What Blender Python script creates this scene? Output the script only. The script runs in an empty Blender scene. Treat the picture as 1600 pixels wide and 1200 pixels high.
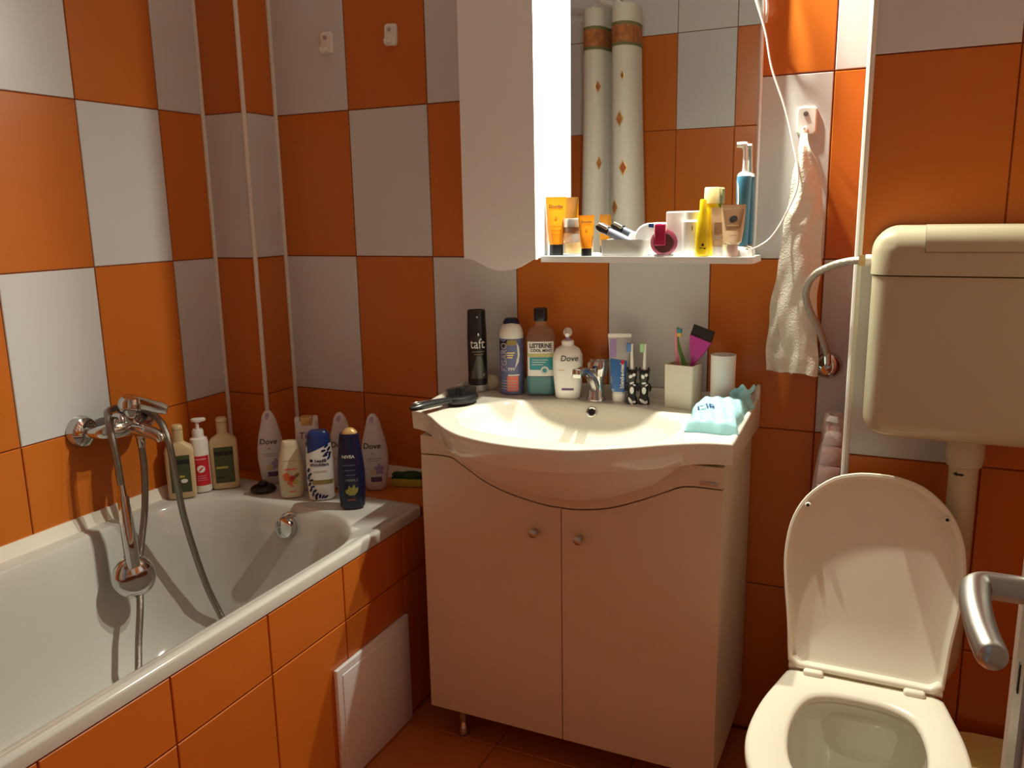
import bpy, bmesh, math, random
from mathutils import Matrix, Vector
random.seed(7)
PI = math.pi
sc = bpy.context.scene
COL = sc.collection

# ------------------------------------------------------------------ camera, world, lamps, exposure
cam_d = bpy.data.cameras.new('camera'); cam = bpy.data.objects.new('camera', cam_d); COL.objects.link(cam)
cam_d.sensor_fit = 'HORIZONTAL'; cam_d.sensor_width = 36.0; cam_d.lens = 1310.43 / 1600 * 36.0
cam_d.clip_start = 0.01
Rr = Vector((0.9063840, 0.4220685, -0.0180626)); Ru = Vector((-0.0691060, 0.1903128, 0.9792882)); Rf = Vector((-0.4167643, 0.8863629, -0.2016639))
cam.matrix_world = Matrix(((Rr.x, Ru.x, -Rf.x, 1.81744), (Rr.y, Ru.y, -Rf.y, -1.99009), (Rr.z, Ru.z, -Rf.z, 1.31156), (0, 0, 0, 1)))
sc.camera = cam
world = bpy.data.worlds.new('hall_gloom'); sc.world = world; world.use_nodes = True
bg = world.node_tree.nodes['Background']; bg.inputs[0].default_value = (0.92, 0.95, 1.0, 1); bg.inputs[1].default_value = 0.22
LAMP_GLOW, LAMP_BEAM = 8.5, 60.0     # each reflector bulb: an all-round glow plus a wide downward beam
LAMP_COLOR = (1.0, 0.975, 0.79)
LAMP_SPOTS = [(1.14, -0.088), (1.38, -0.088)]; LAMP_Z = 2.0
for i, (lx, ly) in enumerate(LAMP_SPOTS):
    for nm, kind, pw in (('mirror_lamp_glow', 'POINT', LAMP_GLOW), ('mirror_lamp_beam', 'SPOT', LAMP_BEAM)):
        ld = bpy.data.lights.new(nm, kind); ld.energy = pw; ld.color = LAMP_COLOR; ld.shadow_soft_size = 0.012
        if kind == 'SPOT': ld.spot_size = math.radians(174); ld.spot_blend = 1.0
        lo = bpy.data.objects.new(nm, ld); COL.objects.link(lo); lo.location = (lx, ly, LAMP_Z)
vs = sc.view_settings
vs.view_transform = 'Standard'; vs.look = 'None'; vs.gamma = 1.0; vs.use_curve_mapping = False; vs.exposure = 0.0
sc.cycles.use_denoising = True
sc.cycles.max_bounces = 16; sc.cycles.diffuse_bounces = 8; sc.cycles.glossy_bounces = 6; sc.cycles.transmission_bounces = 10
sc.cycles.caustics_reflective = False; sc.cycles.caustics_refractive = False
sc.cycles.sample_clamp_indirect = 4.0

# ------------------------------------------------------------------ materials
MATS = {}
def mat(name, col, rough=0.4, metal=0.0, var=0.05, scale=30.0, bump=0.0, bscale=60.0, stretch=(1, 1, 1), trans=0.0, ior=1.45,
        coat=0.0, emit=None, estr=0.0, objvar=0.0, sss=0.0, spec=0.5, alpha=1.0):
    if name in MATS: return MATS[name]
    m = bpy.data.materials.new(name); m.use_nodes = True
    nt = m.node_tree; N = nt.nodes; L = nt.links; b = N['Principled BSDF']
    tc = N.new('ShaderNodeTexCoord'); mp = N.new('ShaderNodeMapping'); mp.inputs['Scale'].default_value = stretch
    L.new(tc.outputs['Object'], mp.inputs['Vector'])
    nz = N.new('ShaderNodeTexNoise'); nz.inputs['Scale'].default_value = scale; nz.inputs['Detail'].default_value = 4.0
    L.new(mp.outputs['Vector'], nz.inputs['Vector'])
    mr = N.new('ShaderNodeMapRange'); mr.inputs['To Min'].default_value = 1 - var; mr.inputs['To Max'].default_value = 1 + var
    L.new(nz.outputs['Fac'], mr.inputs['Value'])
    vm = N.new('ShaderNodeVectorMath'); vm.operation = 'SCALE'; vm.inputs[0].default_value = col[:3]
    L.new(mr.outputs['Result'], vm.inputs['Scale'])
    src = vm.outputs['Vector']
    if objvar:
        oi = N.new('ShaderNodeObjectInfo'); m2 = N.new('ShaderNodeMapRange')
        m2.inputs['To Min'].default_value = 1 - objvar; m2.inputs['To Max'].default_value = 1 + objvar
        L.new(oi.outputs['Random'], m2.inputs['Value'])
        v2 = N.new('ShaderNodeVectorMath'); v2.operation = 'SCALE'; L.new(src, v2.inputs[0]); L.new(m2.outputs['Result'], v2.inputs['Scale']); src = v2.outputs['Vector']
    L.new(src, b.inputs['Base Color'])
    b.inputs['Roughness'].default_value = rough; b.inputs['Metallic'].default_value = metal
    b.inputs['IOR'].default_value = ior; b.inputs['Transmission Weight'].default_value = trans
    b.inputs['Coat Weight'].default_value = coat; b.inputs['Specular IOR Level'].default_value = spec
    b.inputs['Alpha'].default_value = alpha
    if sss: b.inputs['Subsurface Weight'].default_value = sss; b.inputs['Subsurface Radius'].default_value = (0.01, 0.008, 0.006); b.inputs['Subsurface Scale'].default_value = 0.3
    if emit: b.inputs['Emission Color'].default_value = (*emit, 1); b.inputs['Emission Strength'].default_value = estr
    if bump:
        bn = N.new('ShaderNodeTexNoise'); bn.inputs['Scale'].default_value = bscale; bn.inputs['Detail'].default_value = 5.0
        L.new(mp.outputs['Vector'], bn.inputs['Vector'])
        bp = N.new('ShaderNodeBump'); bp.inputs['Strength'].default_value = bump; bp.inputs['Distance'].default_value = 0.002
        L.new(bn.outputs['Fac'], bp.inputs['Height']); L.new(bp.outputs['Normal'], b.inputs['Normal'])
    MATS[name] = m
    return m

ORANGE = mat('orange_glazed_tile', (0.53, 0.143, 0.017), 0.3, var=0.07, scale=9, stretch=(1, 1, 9), objvar=0.05, bump=0.03, bscale=40)
GREY = mat('grey_glazed_tile', (0.60, 0.61, 0.62), 0.32, var=0.03, scale=9, stretch=(1, 1, 9), objvar=0.02, bump=0.03, bscale=40)
FLOOR_T = mat('orange_floor_tile', (0.50, 0.15, 0.03), 0.4, var=0.1, scale=12, objvar=0.05, bump=0.05)
GROUT = mat('rust_grout', (0.24, 0.05, 0.012), 0.85, var=0.15, scale=80)
PLASTER = mat('white_plaster', (0.76, 0.76, 0.74), 0.8, var=0.02)
PVC = mat('white_pvc_trim', (0.74, 0.71, 0.66), 0.35, var=0.04)
SEAL = mat('cream_sealing_strip', (0.78, 0.73, 0.64), 0.4, var=0.05)
ENAMEL = mat('white_enamel', (0.55, 0.55, 0.51), 0.12, var=0.015, coat=0.4)
CERAMIC = mat('white_ceramic', (0.73, 0.71, 0.63), 0.1, var=0.01, coat=0.5)
LACQ = mat('white_lacquered_board', (0.64, 0.56, 0.43), 0.33, var=0.02)
LACQ2 = mat('white_cabinet_board', (0.80, 0.84, 0.87), 0.38, var=0.02)
CHROME = mat('chrome', (0.58, 0.58, 0.57), 0.09, 1.0, var=0.03)
STEEL = mat('brushed_steel', (0.50, 0.49, 0.46), 0.34, 1.0, var=0.06, scale=60)
HOSEM = mat('chromed_hose', (0.27, 0.25, 0.22), 0.32, 1.0, var=0.3, scale=400, bump=0.6, bscale=500)
BRAID = mat('braided_steel', (0.42, 0.39, 0.34), 0.42, 1.0, var=0.35, scale=500, bump=0.8, bscale=600)
BRASS = mat('brass', (0.62, 0.45, 0.2), 0.3, 1.0)
MIRROR = mat('silvered_glass', (0.81, 0.86, 0.85), 0.0, 1.0, var=0.0)
WHITEP = mat('white_plastic', (0.80, 0.79, 0.76), 0.28, var=0.02)
CREAMP = mat('cream_cistern_plastic', (0.50, 0.46, 0.32), 0.24, var=0.02)
SEATP = mat('white_seat_plastic', (0.78, 0.75, 0.63), 0.3, var=0.015)
BLACKP = mat('black_plastic', (0.012, 0.012, 0.013), 0.3, var=0.1)
DARKM = mat('dark_void', (0.01, 0.01, 0.01), 0.7)
DOORW = mat('painted_door', (0.42, 0.33, 0.27), 0.5, var=0.04)
BEIGEP = mat('beige_bottle_plastic', (0.62, 0.47, 0.27), 0.4, var=0.03)
PEARL = mat('pearl_white_bottle', (0.66, 0.63, 0.64), 0.3, var=0.02)
LILAC = mat('lilac_plastic', (0.42, 0.30, 0.50), 0.3, var=0.03)
CREAMB = mat('cream_bottle_plastic', (0.66, 0.60, 0.42), 0.35, var=0.03)
NAVY = mat('navy_plastic', (0.008, 0.010, 0.045), 0.25, var=0.05)
BLUEC = mat('royal_blue_plastic', (0.015, 0.035, 0.17), 0.28, var=0.05)
GOLD = mat('gold_cap', (0.62, 0.40, 0.16), 0.35, 0.3, var=0.05)
GREENL = mat('olive_label', (0.06, 0.075, 0.03), 0.5, var=0.5, scale=60)
INK = mat('dark_print', (0.015, 0.015, 0.018), 0.5)
WHITEINK = mat('white_print', (0.78, 0.78, 0.76), 0.45)
GREYINK = mat('grey_print', (0.33, 0.30, 0.32), 0.5)
REDL = mat('red_label', (0.55, 0.02, 0.035), 0.4, var=0.05)
SALMON = mat('salmon_print', (0.80, 0.20, 0.14), 0.45)
ORANGEINK = mat('orange_print', (0.72, 0.18, 0.05), 0.45)
YELLOWG = mat('yellow_green_print', (0.45, 0.45, 0.08), 0.45)
VIOLET = mat('violet_print', (0.36, 0.26, 0.50), 0.45)
PLUM = mat('plum_print', (0.11, 0.06, 0.16), 0.45)
SILVER = mat('silver_print', (0.55, 0.54, 0.50), 0.3, 0.8)
TEAL = mat('teal_print', (0.03, 0.28, 0.34), 0.4)
BLUEGREY = mat('blue_grey_can', (0.13, 0.15, 0.31), 0.3, var=0.05)
TEALLIQ = mat('teal_mouthwash', (0.01, 0.17, 0.21), 0.12, var=0.05)
CLEARP = mat('clear_plastic', (0.8, 0.85, 0.85), 0.06, var=0.0, alpha=0.07)
PASTEB = mat('toothpaste_blue', (0.04, 0.14, 0.40), 0.3, var=0.06)
GREYSLV = mat('silver_tube', (0.55, 0.55, 0.56), 0.35, 0.4)
PAPERW = mat('white_paper', (0.83, 0.82, 0.79), 0.7, var=0.03)
STONEW = mat('white_stone_cup', (0.70, 0.66, 0.56), 0.5, var=0.08, scale=25, stretch=(1, 1, 6))
MAGENTA = mat('magenta_plastic', (0.45, 0.03, 0.28), 0.35)
PINK = mat('pink_plastic', (0.72, 0.26, 0.36), 0.35)
GREENP = mat('green_plastic', (0.12, 0.38, 0.07), 0.35)
BRISTW = mat('white_bristles', (0.75, 0.74, 0.68), 0.7, var=0.2, scale=600)
BRISTB = mat('blue_bristles', (0.10, 0.22, 0.55), 0.7, var=0.2, scale=600)
BRISTG = mat('pale_green_bristles', (0.36, 0.62, 0.36), 0.7, var=0.2, scale=600)
WIPEB = mat('pale_blue_film', (0.36, 0.68, 0.74), 0.22, var=0.14, scale=28, bump=0.5, bscale=30)
ORTUBE = mat('orange_tube', (0.85, 0.30, 0.012), 0.3, var=0.04)
AMBER = mat('amber_cream', (0.62, 0.36, 0.06), 0.3, var=0.06)
GLASS = mat('clear_glass', (0.9, 0.9, 0.88), 0.03, var=0.0, alpha=0.2)
FROST = mat('frosted_tray', (0.70, 0.70, 0.64), 0.35, trans=0.35, var=0.03)
GREYBL = mat('grey_blue_plastic', (0.20, 0.22, 0.30), 0.35)
CRIMSON = mat('crimson_glass', (0.45, 0.012, 0.07), 0.08, var=0.1, trans=0.2)
DARKWINE = mat('dark_wine_metal', (0.10, 0.028, 0.028), 0.2, var=0.25, scale=200)
YELLOWP = mat('yellow_plastic', (0.86, 0.62, 0.012), 0.25, var=0.06, trans=0.1)
PALEY = mat('pale_yellow_plastic', (0.88, 0.76, 0.36), 0.3)
TANTUBE = mat('tan_tube', (0.62, 0.45, 0.28), 0.38, var=0.04)
BROWNT = mat('brown_tube', (0.27, 0.15, 0.08), 0.3, var=0.05)
BLUEET = mat('steel_blue_plastic', (0.06, 0.22, 0.36), 0.3, var=0.04)
TERRY = mat('white_terry', (0.76, 0.71, 0.62), 0.95, var=0.12, scale=90, bump=1.0, bscale=260)
SPONGEY = mat('yellow_sponge', (0.45, 0.40, 0.05), 0.95, var=0.2, scale=200, bump=1.0, bscale=300)
SPONGEG = mat('green_scourer', (0.025, 0.07, 0.028), 0.95, var=0.3, scale=300, bump=1.0, bscale=400)
PINKPAD = mat('pink_cotton', (0.60, 0.33, 0.29), 0.9, var=0.1, scale=50)
BAGC = mat('cream_bag', (0.72, 0.60, 0.30), 0.4, var=0.06, scale=20, bump=0.4, bscale=25)
CLOTH = mat('curtain_cloth', (0.66, 0.63, 0.56), 0.85, var=0.06, scale=60)
BULB = mat('lamp_glow', (1, 0.9, 0.7), 0.4, emit=(1.0, 0.85, 0.6), estr=12.0)
SOAP = mat('cream_soap', (0.60, 0.52, 0.38), 0.5, sss=0.1)

# ------------------------------------------------------------------ mesh helpers
class G:
    def __init__(s): s.bm = bmesh.new()
    def add(s, vs, fs):
        v = [s.bm.verts.new(p) for p in vs]
        for f in fs:
            try: s.bm.faces.new([v[i] for i in f])
            except ValueError: pass
        return v
    def box(s, x0, x1, y0, y1, z0, z1, b=0.0, seg=2, sel=None):
        v = s.add([(x0,y0,z0),(x1,y0,z0),(x1,y1,z0),(x0,y1,z0),(x0,y0,z1),(x1,y0,z1),(x1,y1,z1),(x0,y1,z1)],
                  [(0,3,2,1),(4,5,6,7),(0,1,5,4),(1,2,6,5),(2,3,7,6),(3,0,4,7)])
        if b:
            es = {e for q in v for e in q.link_edges}
            if sel: es = {e for e in es if sel((e.verts[0].co + e.verts[1].co) / 2)}
            bmesh.ops.bevel(s.bm, geom=list(es), offset=b, segments=seg, profile=0.5, affect='EDGES', clamp_overlap=True)
        return s
    def loft(s, rings, cap0=True, cap1=True, closed=True):
        n = len(rings[0]); vs = [p for r in rings for p in r]; fs = []
        for i in range(len(rings) - 1):
            for j in range(n if closed else n - 1):
                k = (j + 1) % n
                fs.append((i*n + j, i*n + k, (i+1)*n + k, (i+1)*n + j))
        if cap0: fs.append(tuple(range(n))[::-1])
        if cap1: fs.append(tuple((len(rings)-1)*n + j for j in range(n)))
        s.add(vs, fs); return s
    def lathe(s, prof, seg=28, o=(0,0,0), axis='z', cap0=True, cap1=True):
        o = Vector(o); rings = []
        for r, h in prof:
            ring = []
            for j in range(seg):
                a = 2*PI*j/seg; c, q = r*math.cos(a), r*math.sin(a)
                if isinstance(axis, Vector):
                    ax = axis.normalized(); t = ax.orthogonal().normalized(); b2 = ax.cross(t)
                    ring.append(tuple(o + t*c + b2*q + ax*h))
                else:
                    ring.append(tuple(o + {'z': Vector((c,q,h)), 'y': Vector((q,h,c)), 'x': Vector((h,c,q))}[axis]))
            rings.append(ring)
        return s.loft(rings, cap0, cap1)
    def tube(s, pts, r, seg=12, cap=True, smooth=0):
        P = [Vector(p) for p in pts]
        rs = list(r) if isinstance(r, (list, tuple)) else [r]*len(P)
        if smooth:
            P, rs = catmull(P, rs, smooth)
        t0 = (P[1]-P[0]).normalized(); nrm = t0.orthogonal().normalized(); rings = []
        for i, p in enumerate(P):
            t = (P[min(i+1, len(P)-1)] - P[max(i-1, 0)]).normalized()
            nrm = (nrm - t*nrm.dot(t)).normalized(); b = t.cross(nrm)
            rings.append([tuple(p + nrm*rs[i]*math.cos(2*PI*j/seg) + b*rs[i]*math.sin(2*PI*j/seg)) for j in range(seg)])
        return s.loft(rings, cap, cap)
    def prism(s, poly, a0, a1, plane='xz'):
        n = len(poly)
        def P(u, v, a): return {'xz': (u, a, v), 'xy': (u, v, a), 'yz': (a, u, v)}[plane]
        vs = [P(u, v, a0) for u, v in poly] + [P(u, v, a1) for u, v in poly]
        fs = [tuple(range(n)), tuple(range(2*n-1, n-1, -1))] + [(i, n+i, n+(i+1) % n, (i+1) % n) for i in range(n)]
        s.add(vs, fs); return s
    def grid(s, fn, nu, nv):
        vs = [fn(i/nu, j/nv) for j in range(nv+1) for i in range(nu+1)]
        fs = [(j*(nu+1)+i, j*(nu+1)+i+1, (j+1)*(nu+1)+i+1, (j+1)*(nu+1)+i) for j in range(nv) for i in range(nu)]
        s.add(vs, fs); return s
    def xf(s, M):
        bmesh.ops.transform(s.bm, matrix=M, verts=s.bm.verts); return s
    def mesh(s, name, ang=35, smooth=True):
        bmesh.ops.recalc_face_normals(s.bm, faces=s.bm.faces)
        me = bpy.data.meshes.new(name); s.bm.to_mesh(me); s.bm.free()
        if smooth:
            me.polygons.foreach_set('use_smooth', [True]*len(me.polygons)); me.set_sharp_from_angle(angle=math.radians(ang))
        return me
def catmull(P, rs, k):
    out, ro = [], []
    for i in range(len(P)-1):
        a, b, c, d = P[max(i-1,0)], P[i], P[i+1], P[min(i+2, len(P)-1)]
        for j in range(k):
            t = j/k
            out.append(0.5*((2*b) + (c-a)*t + (2*a-5*b+4*c-d)*t*t + (3*b-a-3*c+d)*t**3)); ro.append(rs[i]+(rs[i+1]-rs[i])*t)
    out.append(P[-1]); ro.append(rs[-1]); return out, ro
def obj(name, g, m, parent=None, ang=35, smooth=True):
    me = g.mesh(name, ang, smooth) if isinstance(g, G) else g
    if m and not me.materials: me.materials.append(m)
    o = bpy.data.objects.new(name, me); COL.objects.link(o)
    if parent: o.parent = parent
    return o
def tag(o, label, cat, group=None, kind=None):
    o['label'] = label; o['category'] = cat
    if group: o['group'] = group
    if kind: o['kind'] = kind
    return o
def thing(name, label, cat, loc=(0,0,0), rz=0.0, group=None):
    o = bpy.data.objects.new(name, None); COL.objects.link(o); o.empty_display_size = 0.02
    o.location = loc; o.rotation_euler = (0, 0, math.radians(rz)); return tag(o, label, cat, group)
def interp(xs, ys, x):
    if x <= xs[0]: return ys[0]
    for i in range(len(xs)-1):
        if x <= xs[i+1]:
            t = (x-xs[i])/(xs[i+1]-xs[i]); return ys[i]+(ys[i+1]-ys[i])*t
    return ys[-1]
def hermite(xs, ys, x):
    if x <= xs[0]: return ys[0]
    if x >= xs[-1]: return ys[-1]
    n = len(xs)
    sl = [(ys[min(i+1,n-1)]-ys[max(i-1,0)])/(xs[min(i+1,n-1)]-xs[max(i-1,0)]) for i in range(n)]
    for i in range(n-1):
        if x <= xs[i+1]:
            h = xs[i+1]-xs[i]; t = (x-xs[i])/h
            return (2*t**3-3*t*t+1)*ys[i]+(t**3-2*t*t+t)*h*sl[i]+(-2*t**3+3*t*t)*ys[i+1]+(t**3-t*t)*h*sl[i+1]
def ss(t):
    t = max(0.0, min(1.0, t)); return t*t*(3-2*t)
# superelliptic bodies: S = list of (z, rx, ry, n); front is local -Y
def sring(z, rx, ry, n, seg=36, dx=0.0, dy=0.0):
    out = []
    for j in range(seg):
        a = 2*PI*j/seg; c, q = math.cos(a), math.sin(a)
        out.append((dx + rx*math.copysign(abs(c)**(2/n), c), dy + ry*math.copysign(abs(q)**(2/n), q), z))
    return out
def sbody(S, seg=36, dx=0.0, dy=0.0):
    return G().loft([sring(z, rx, ry, n, seg, dx, dy) for z, rx, ry, n in S])
def sat(S, z):
    zs = [q[0] for q in S]; return [interp(zs, [q[k] for q in S], z) for k in (1, 2, 3)]
def surf(S, x, z, eps=0.0006):
    rx, ry, n = sat(S, z); t = min(0.999, abs(x)/max(rx, 1e-5))
    return (x, -(ry*(1-t**n)**(1/n)) - eps, z)
def patch(S, x0, x1, z0, z1, eps=0.0005, nu=12, nv=8):
    return G().grid(lambda u, v: surf(S, x0+(x1-x0)*u, z0+(z1-z0)*v, eps), nu, nv)
def blob(S, pts, eps=0.0008):
    cx = sum(p[0] for p in pts)/len(pts); cz = sum(p[1] for p in pts)/len(pts)
    g = G(); n = len(pts)
    rings = [[surf(S, cx+(p[0]-cx)*k, cz+(p[1]-cz)*k, eps) for p in pts] for k in (0.02, 0.5, 1.0)]
    return g.loft(rings, True, False)
def ell(cx, cz, a, b, rot=0.0, n=14):
    return [(cx+a*math.cos(2*PI*i/n)*math.cos(rot)-b*math.sin(2*PI*i/n)*math.sin(rot), cz+a*math.cos(2*PI*i/n)*math.sin(rot)+b*math.sin(2*PI*i/n)*math.cos(rot)) for i in range(n)]
def textmesh(txt, size, bold=0.0, shear=0.0, spacing=1.0):
    c = bpy.data.curves.new('lettering', 'FONT'); c.body = txt; c.size = size; c.align_x = 'CENTER'; c.align_y = 'CENTER'
    c.offset = bold*size; c.shear = shear; c.space_character = spacing; c.resolution_u = 3
    o = bpy.data.objects.new('lettering', c); COL.objects.link(o)
    me = bpy.data.meshes.new_from_object(o.evaluated_get(bpy.context.evaluated_depsgraph_get())); COL.objects.unlink(o); bpy.data.objects.remove(o); bpy.data.curves.remove(c)
    me.materials.clear(); return me
def text_on(S, txt, size, x, z, m, parent, bold=0.015, vertical=False, shear=0.0, eps=0.0011, spacing=1.0, name='lettering', wide=1.0):
    me = textmesh(txt, size, bold, shear, spacing)
    for v in me.vertices:
        tx, tz = v.co.x*wide, v.co.y
        if vertical: tx, tz = -tz, tx
        v.co = surf(S, x+tx, z+tz, eps)
    return obj(name, me, m, parent)

# ------------------------------------------------------------------ tiles
TW, TH = 0.25, 0.3962
ROWZ = [0.403 - TH, 0.403, 0.799, 1.195, 1.591, 1.987, 2.383, 2.5]
ROWZ[0] = 0.006
TILE_CACHE = {}
def tile_mesh(w, h, m):
    key = (round(w, 4), round(h, 4), m.name)
    if key not in TILE_CACHE:
        g = G(); c = 0.0016; t = 0.006
        vs = [(0,0,-t),(w,0,-t),(w,h,-t),(0,h,-t),(0,0,-c),(w,0,-c),(w,h,-c),(0,h,-c),(c,c,0),(w-c,c,0),(w-c,h-c,0),(c,h-c,0)]
        fs = [(0,3,2,1)] + [(i,(i+1)%4,4+(i+1)%4,4+i) for i in range(4)] + [(4+i,4+(i+1)%4,8+(i+1)%4,8+i) for i in range(4)] + [(8,9,10,11)]
        g.add(vs, fs); me = g.mesh('tile', smooth=False); me.materials.append(m); TILE_CACHE[key] = me
    return TILE_CACHE[key]
GAP = 0.0013
def tile(parent, face, u0, u1, v0, v1, d, m):
    """face: 'back' (normal -Y), 'left' (normal +X), 'right' (normal -X), 'front' (normal +Y), 'up' (normal +Z)"""
    w, h = u1-u0-2*GAP, v1-v0-2*GAP
    if w < 0.006 or h < 0.006: return
    o = bpy.data.objects.new('tile', tile_mesh(w, h, m)); COL.objects.link(o); o.parent = parent
    u0 += GAP; v0 += GAP
    M = {'back': Matrix(((1,0,0,u0),(0,0,-1,d),(0,1,0,v0),(0,0,0,1))),
         'left': Matrix(((0,0,1,d),(-1,0,0,-u0),(0,1,0,v0),(0,0,0,1))) if False else Matrix(((0,0,1,d),(1,0,0,u0),(0,1,0,v0),(0,0,0,1))),
         'right': Matrix(((0,0,-1,d),(-1,0,0,u0+w),(0,1,0,v0),(0,0,0,1))),
         'front': Matrix(((-1,0,0,u0+w),(0,0,1,d),(0,1,0,v0),(0,0,0,1))),
         'up': Matrix(((1,0,0,u0),(0,1,0,v0),(0,0,1,d),(0,0,0,1)))}[face]
    o.matrix_basis = M
def rng(a, b, ref, step):
    k = math.ceil((a-ref)/step - 1e-6); js = [a]
    while ref+k*step < b-1e-6:
        if ref+k*step > a+1e-6: js.append(ref+k*step)
        k += 1
    return js+[b]
def struct(name, g, m, label, cat):
    return tag(obj(name, g, m, None), label, cat, kind='structure')
RG = 0.0035   # how far the grout lies behind the tile faces
YF, XR, ZC = -1.78, 2.25, 2.5
YA, XB, XD, YD = -0.129, 0.1485, 1.7285, -0.158
# back wall
wb = struct('wall_back', G().box(-0.1, XR+0.1, RG, 0.1, 0, ZC), GROUT, 'back wall of orange and grey glazed tiles behind the washbasin', 'wall')
js = rng(XB, XD+0.02, 0.4006, TW)
for r in range(len(ROWZ)-1):
    for a, b in zip(js, js[1:]):
        k = math.floor(((a+b)/2-0.4006)/TW)
        g = r >= 2 and (k + r) % 2 == 1
        tile(wb, 'back', a, b, ROWZ[r], ROWZ[r+1], 0.0, GREY if g else ORANGE)
# left wall
wl = struct('wall_left', G().box(-0.1, -RG, YF-0.1, 0.1, 0, ZC), GROUT, 'long wall of orange and grey tiles beside the bathtub', 'wall')
js = rng(YF, YA, -0.5341, TW)
for r in range(1, len(ROWZ)-1):
    for a, b in zip(js, js[1:]):
        k = math.floor(((a+b)/2+0.5341)/TW)
        g = r >= 2 and (k + r) % 2 == 1
        tile(wl, 'left', a, b, ROWZ[r], ROWZ[r+1], 0.0, GREY if g else ORANGE)
# corner pipe boxing by the bath
cb = struct('wall_corner', G().box(-0.05, XB-RG, YA+RG, 0.05, 0.54, ZC), GROUT, 'narrow tiled pipe boxing in the corner behind the bathtub', 'wall')
for r in range(1, len(ROWZ)-1):
    g = r == 3 or r == 5
    tile(cb, 'back', 0.0, XB, ROWZ[r], ROWZ[r+1], YA, GREY if g else ORANGE)
    tile(cb, 'left', YA, 0.0, ROWZ[r], ROWZ[r+1], XB, GREY if g else ORANGE)
# toilet boxing
tb = struct('wall_toilet', G().box(XD+RG, XR+0.1, YD+RG, 0.05, 0, ZC), GROUT, 'tiled boxing that carries the cistern behind the toilet', 'wall')
js = rng(XD, XR, XD+0.002, 0.2475)
for r in range(len(ROWZ)-1):
    for i, (a, b) in enumerate(zip(js, js[1:])):
        g = i == 1 and r in (2, 4) if len(js) > 2 and js[1]-js[0] < 0.01 else (i == 0 and r in (2, 4))
        tile(tb, 'back', a, b, ROWZ[r], ROWZ[r+1], YD, GREY if g else ORANGE)
# right wall
wr = struct('wall_right', G().box(XR+RG, XR+0.1, YF-0.1, YD+0.05, 0, ZC), GROUT, 'orange tiled side wall beyond the toilet', 'wall')
js = rng(YF, YD, -0.41, TW)
for r in range(len(ROWZ)-1):
    for i, (a, b) in enumerate(zip(js, js[1:])):
        tile(wr, 'right', a, b, ROWZ[r], ROWZ[r+1], XR, GREY if (r >= 2 and (i+r) % 2) else ORANGE)
# wall with the doorway (seen in the mirror)
DX0, DX1, DZ = 1.28, 2.0, 2.06
g = G().box(-0.1, DX0, YF-0.1, YF-RG, 0, ZC); g.box(DX1, XR+0.1, YF-0.1, YF-RG, 0, ZC); g.box(DX0, DX1, YF-0.1, YF-RG, DZ, ZC)
wf = struct('wall_front', g, GROUT, 'tiled wall with the doorway opposite the mirror', 'wall')
ZF = [0.006, 0.455, 0.851, 1.247, 1.643, 2.035, 2.43, 2.5]
js = rng(0.0, DX0, 0.876, 0.2485)
for r in range(len(ZF)-1):
    for a, b in zip(js, js[1:]):
        k = math.floor(((a+b)/2-0.876)/0.2485)
        gr = (r == 5) or (r == 6) or (r == 4 and k % 2 == 0)
        tile(wf, 'front', a, b, ZF[r], ZF[r+1], YF, GREY if gr else ORANGE)
for r in range(len(ZF)-1):
    tile(wf, 'front', DX1, XR, ZF[r], ZF[r+1], YF, ORANGE)
# floor and ceiling
fl = struct('floor', G().box(-0.1, XR+0.1, -2.6, 0.1, -0.1, -0.003), GROUT, 'orange brown tiled bathroom floor', 'floor')
xs = rng(0.6, XR, 0.966, 0.333); ys = rng(-2.6, 0.0, -0.317, 0.333)
for a, b in zip(xs, xs[1:]):
    for c, d in zip(ys, ys[1:]): tile(fl, 'up', a, b, c, d, 0.0, FLOOR_T)
struct('ceiling', G().box(-0.1, XR+0.1, YF-0.1, 0.1, ZC, ZC+0.08), PLASTER, 'plain white plastered ceiling', 'ceiling')
struct('wall_hall', G().box(-0.4, 3.2, -3.3, -3.2, 0, ZC), PLASTER, 'plain hallway wall beyond the open doorway', 'wall')
g = G().box(DX0-0.05, DX0+0.012, YF-0.11, YF+0.006, 0, DZ+0.05, 0.003, 1); g.box(DX1-0.012, DX1+0.05, YF-0.11, YF+0.006, 0, DZ+0.05, 0.003, 1); g.box(DX0+0.012, DX1-0.012, YF-0.11, YF+0.006, DZ-0.012, DZ+0.05, 0.003, 1)
struct('trim_7', g, DOORW, 'painted frame around the bathroom doorway', 'trim')
# white corner trims
def trim(n, pts, r, label, m=PVC):
    return struct('trim_%d' % n, G().tube(pts, r, 10), m, label, 'trim')
trim(1, [(0.003, YA-0.003, 0.588), (0.003, YA-0.003, ZC)], 0.0062, 'white sealant strip where the long wall meets the pipe boxing')
trim(2, [(XB, YA, 0.588), (XB, YA, ZC)], 0.0062, 'white rounded trim on the outer edge of the pipe boxing')
trim(3, [(XB+0.003, -0.003, 0.588), (XB+0.003, -0.003, ZC)], 0.0062, 'white sealant strip between pipe boxing and back wall')
trim(4, [(XD, YD+0.001, 0.0), (XD, YD+0.001, ZC)], 0.0075, 'white edge trim on the boxing behind the cistern')
g = G()
def strip_prof(a, b, off):  # sloping sealing strip along an edge
    pass
g.prism([(0.0, 0.556), (0.017, 0.556), (0.013, 0.566), (0.005, 0.588), (0.0, 0.588)], -1.775, YA-0.006, 'xz')
struct('trim_5', g, SEAL, 'cream sealing strip along the bathtub and the long wall', 'trim')
g = G(); g.prism([(-0.001, 0.556), (-0.018, 0.556), (-0.014, 0.566), (-0.005, 0.588), (-0.001, 0.588)], XB+0.01, 0.705, 'yz')
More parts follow.
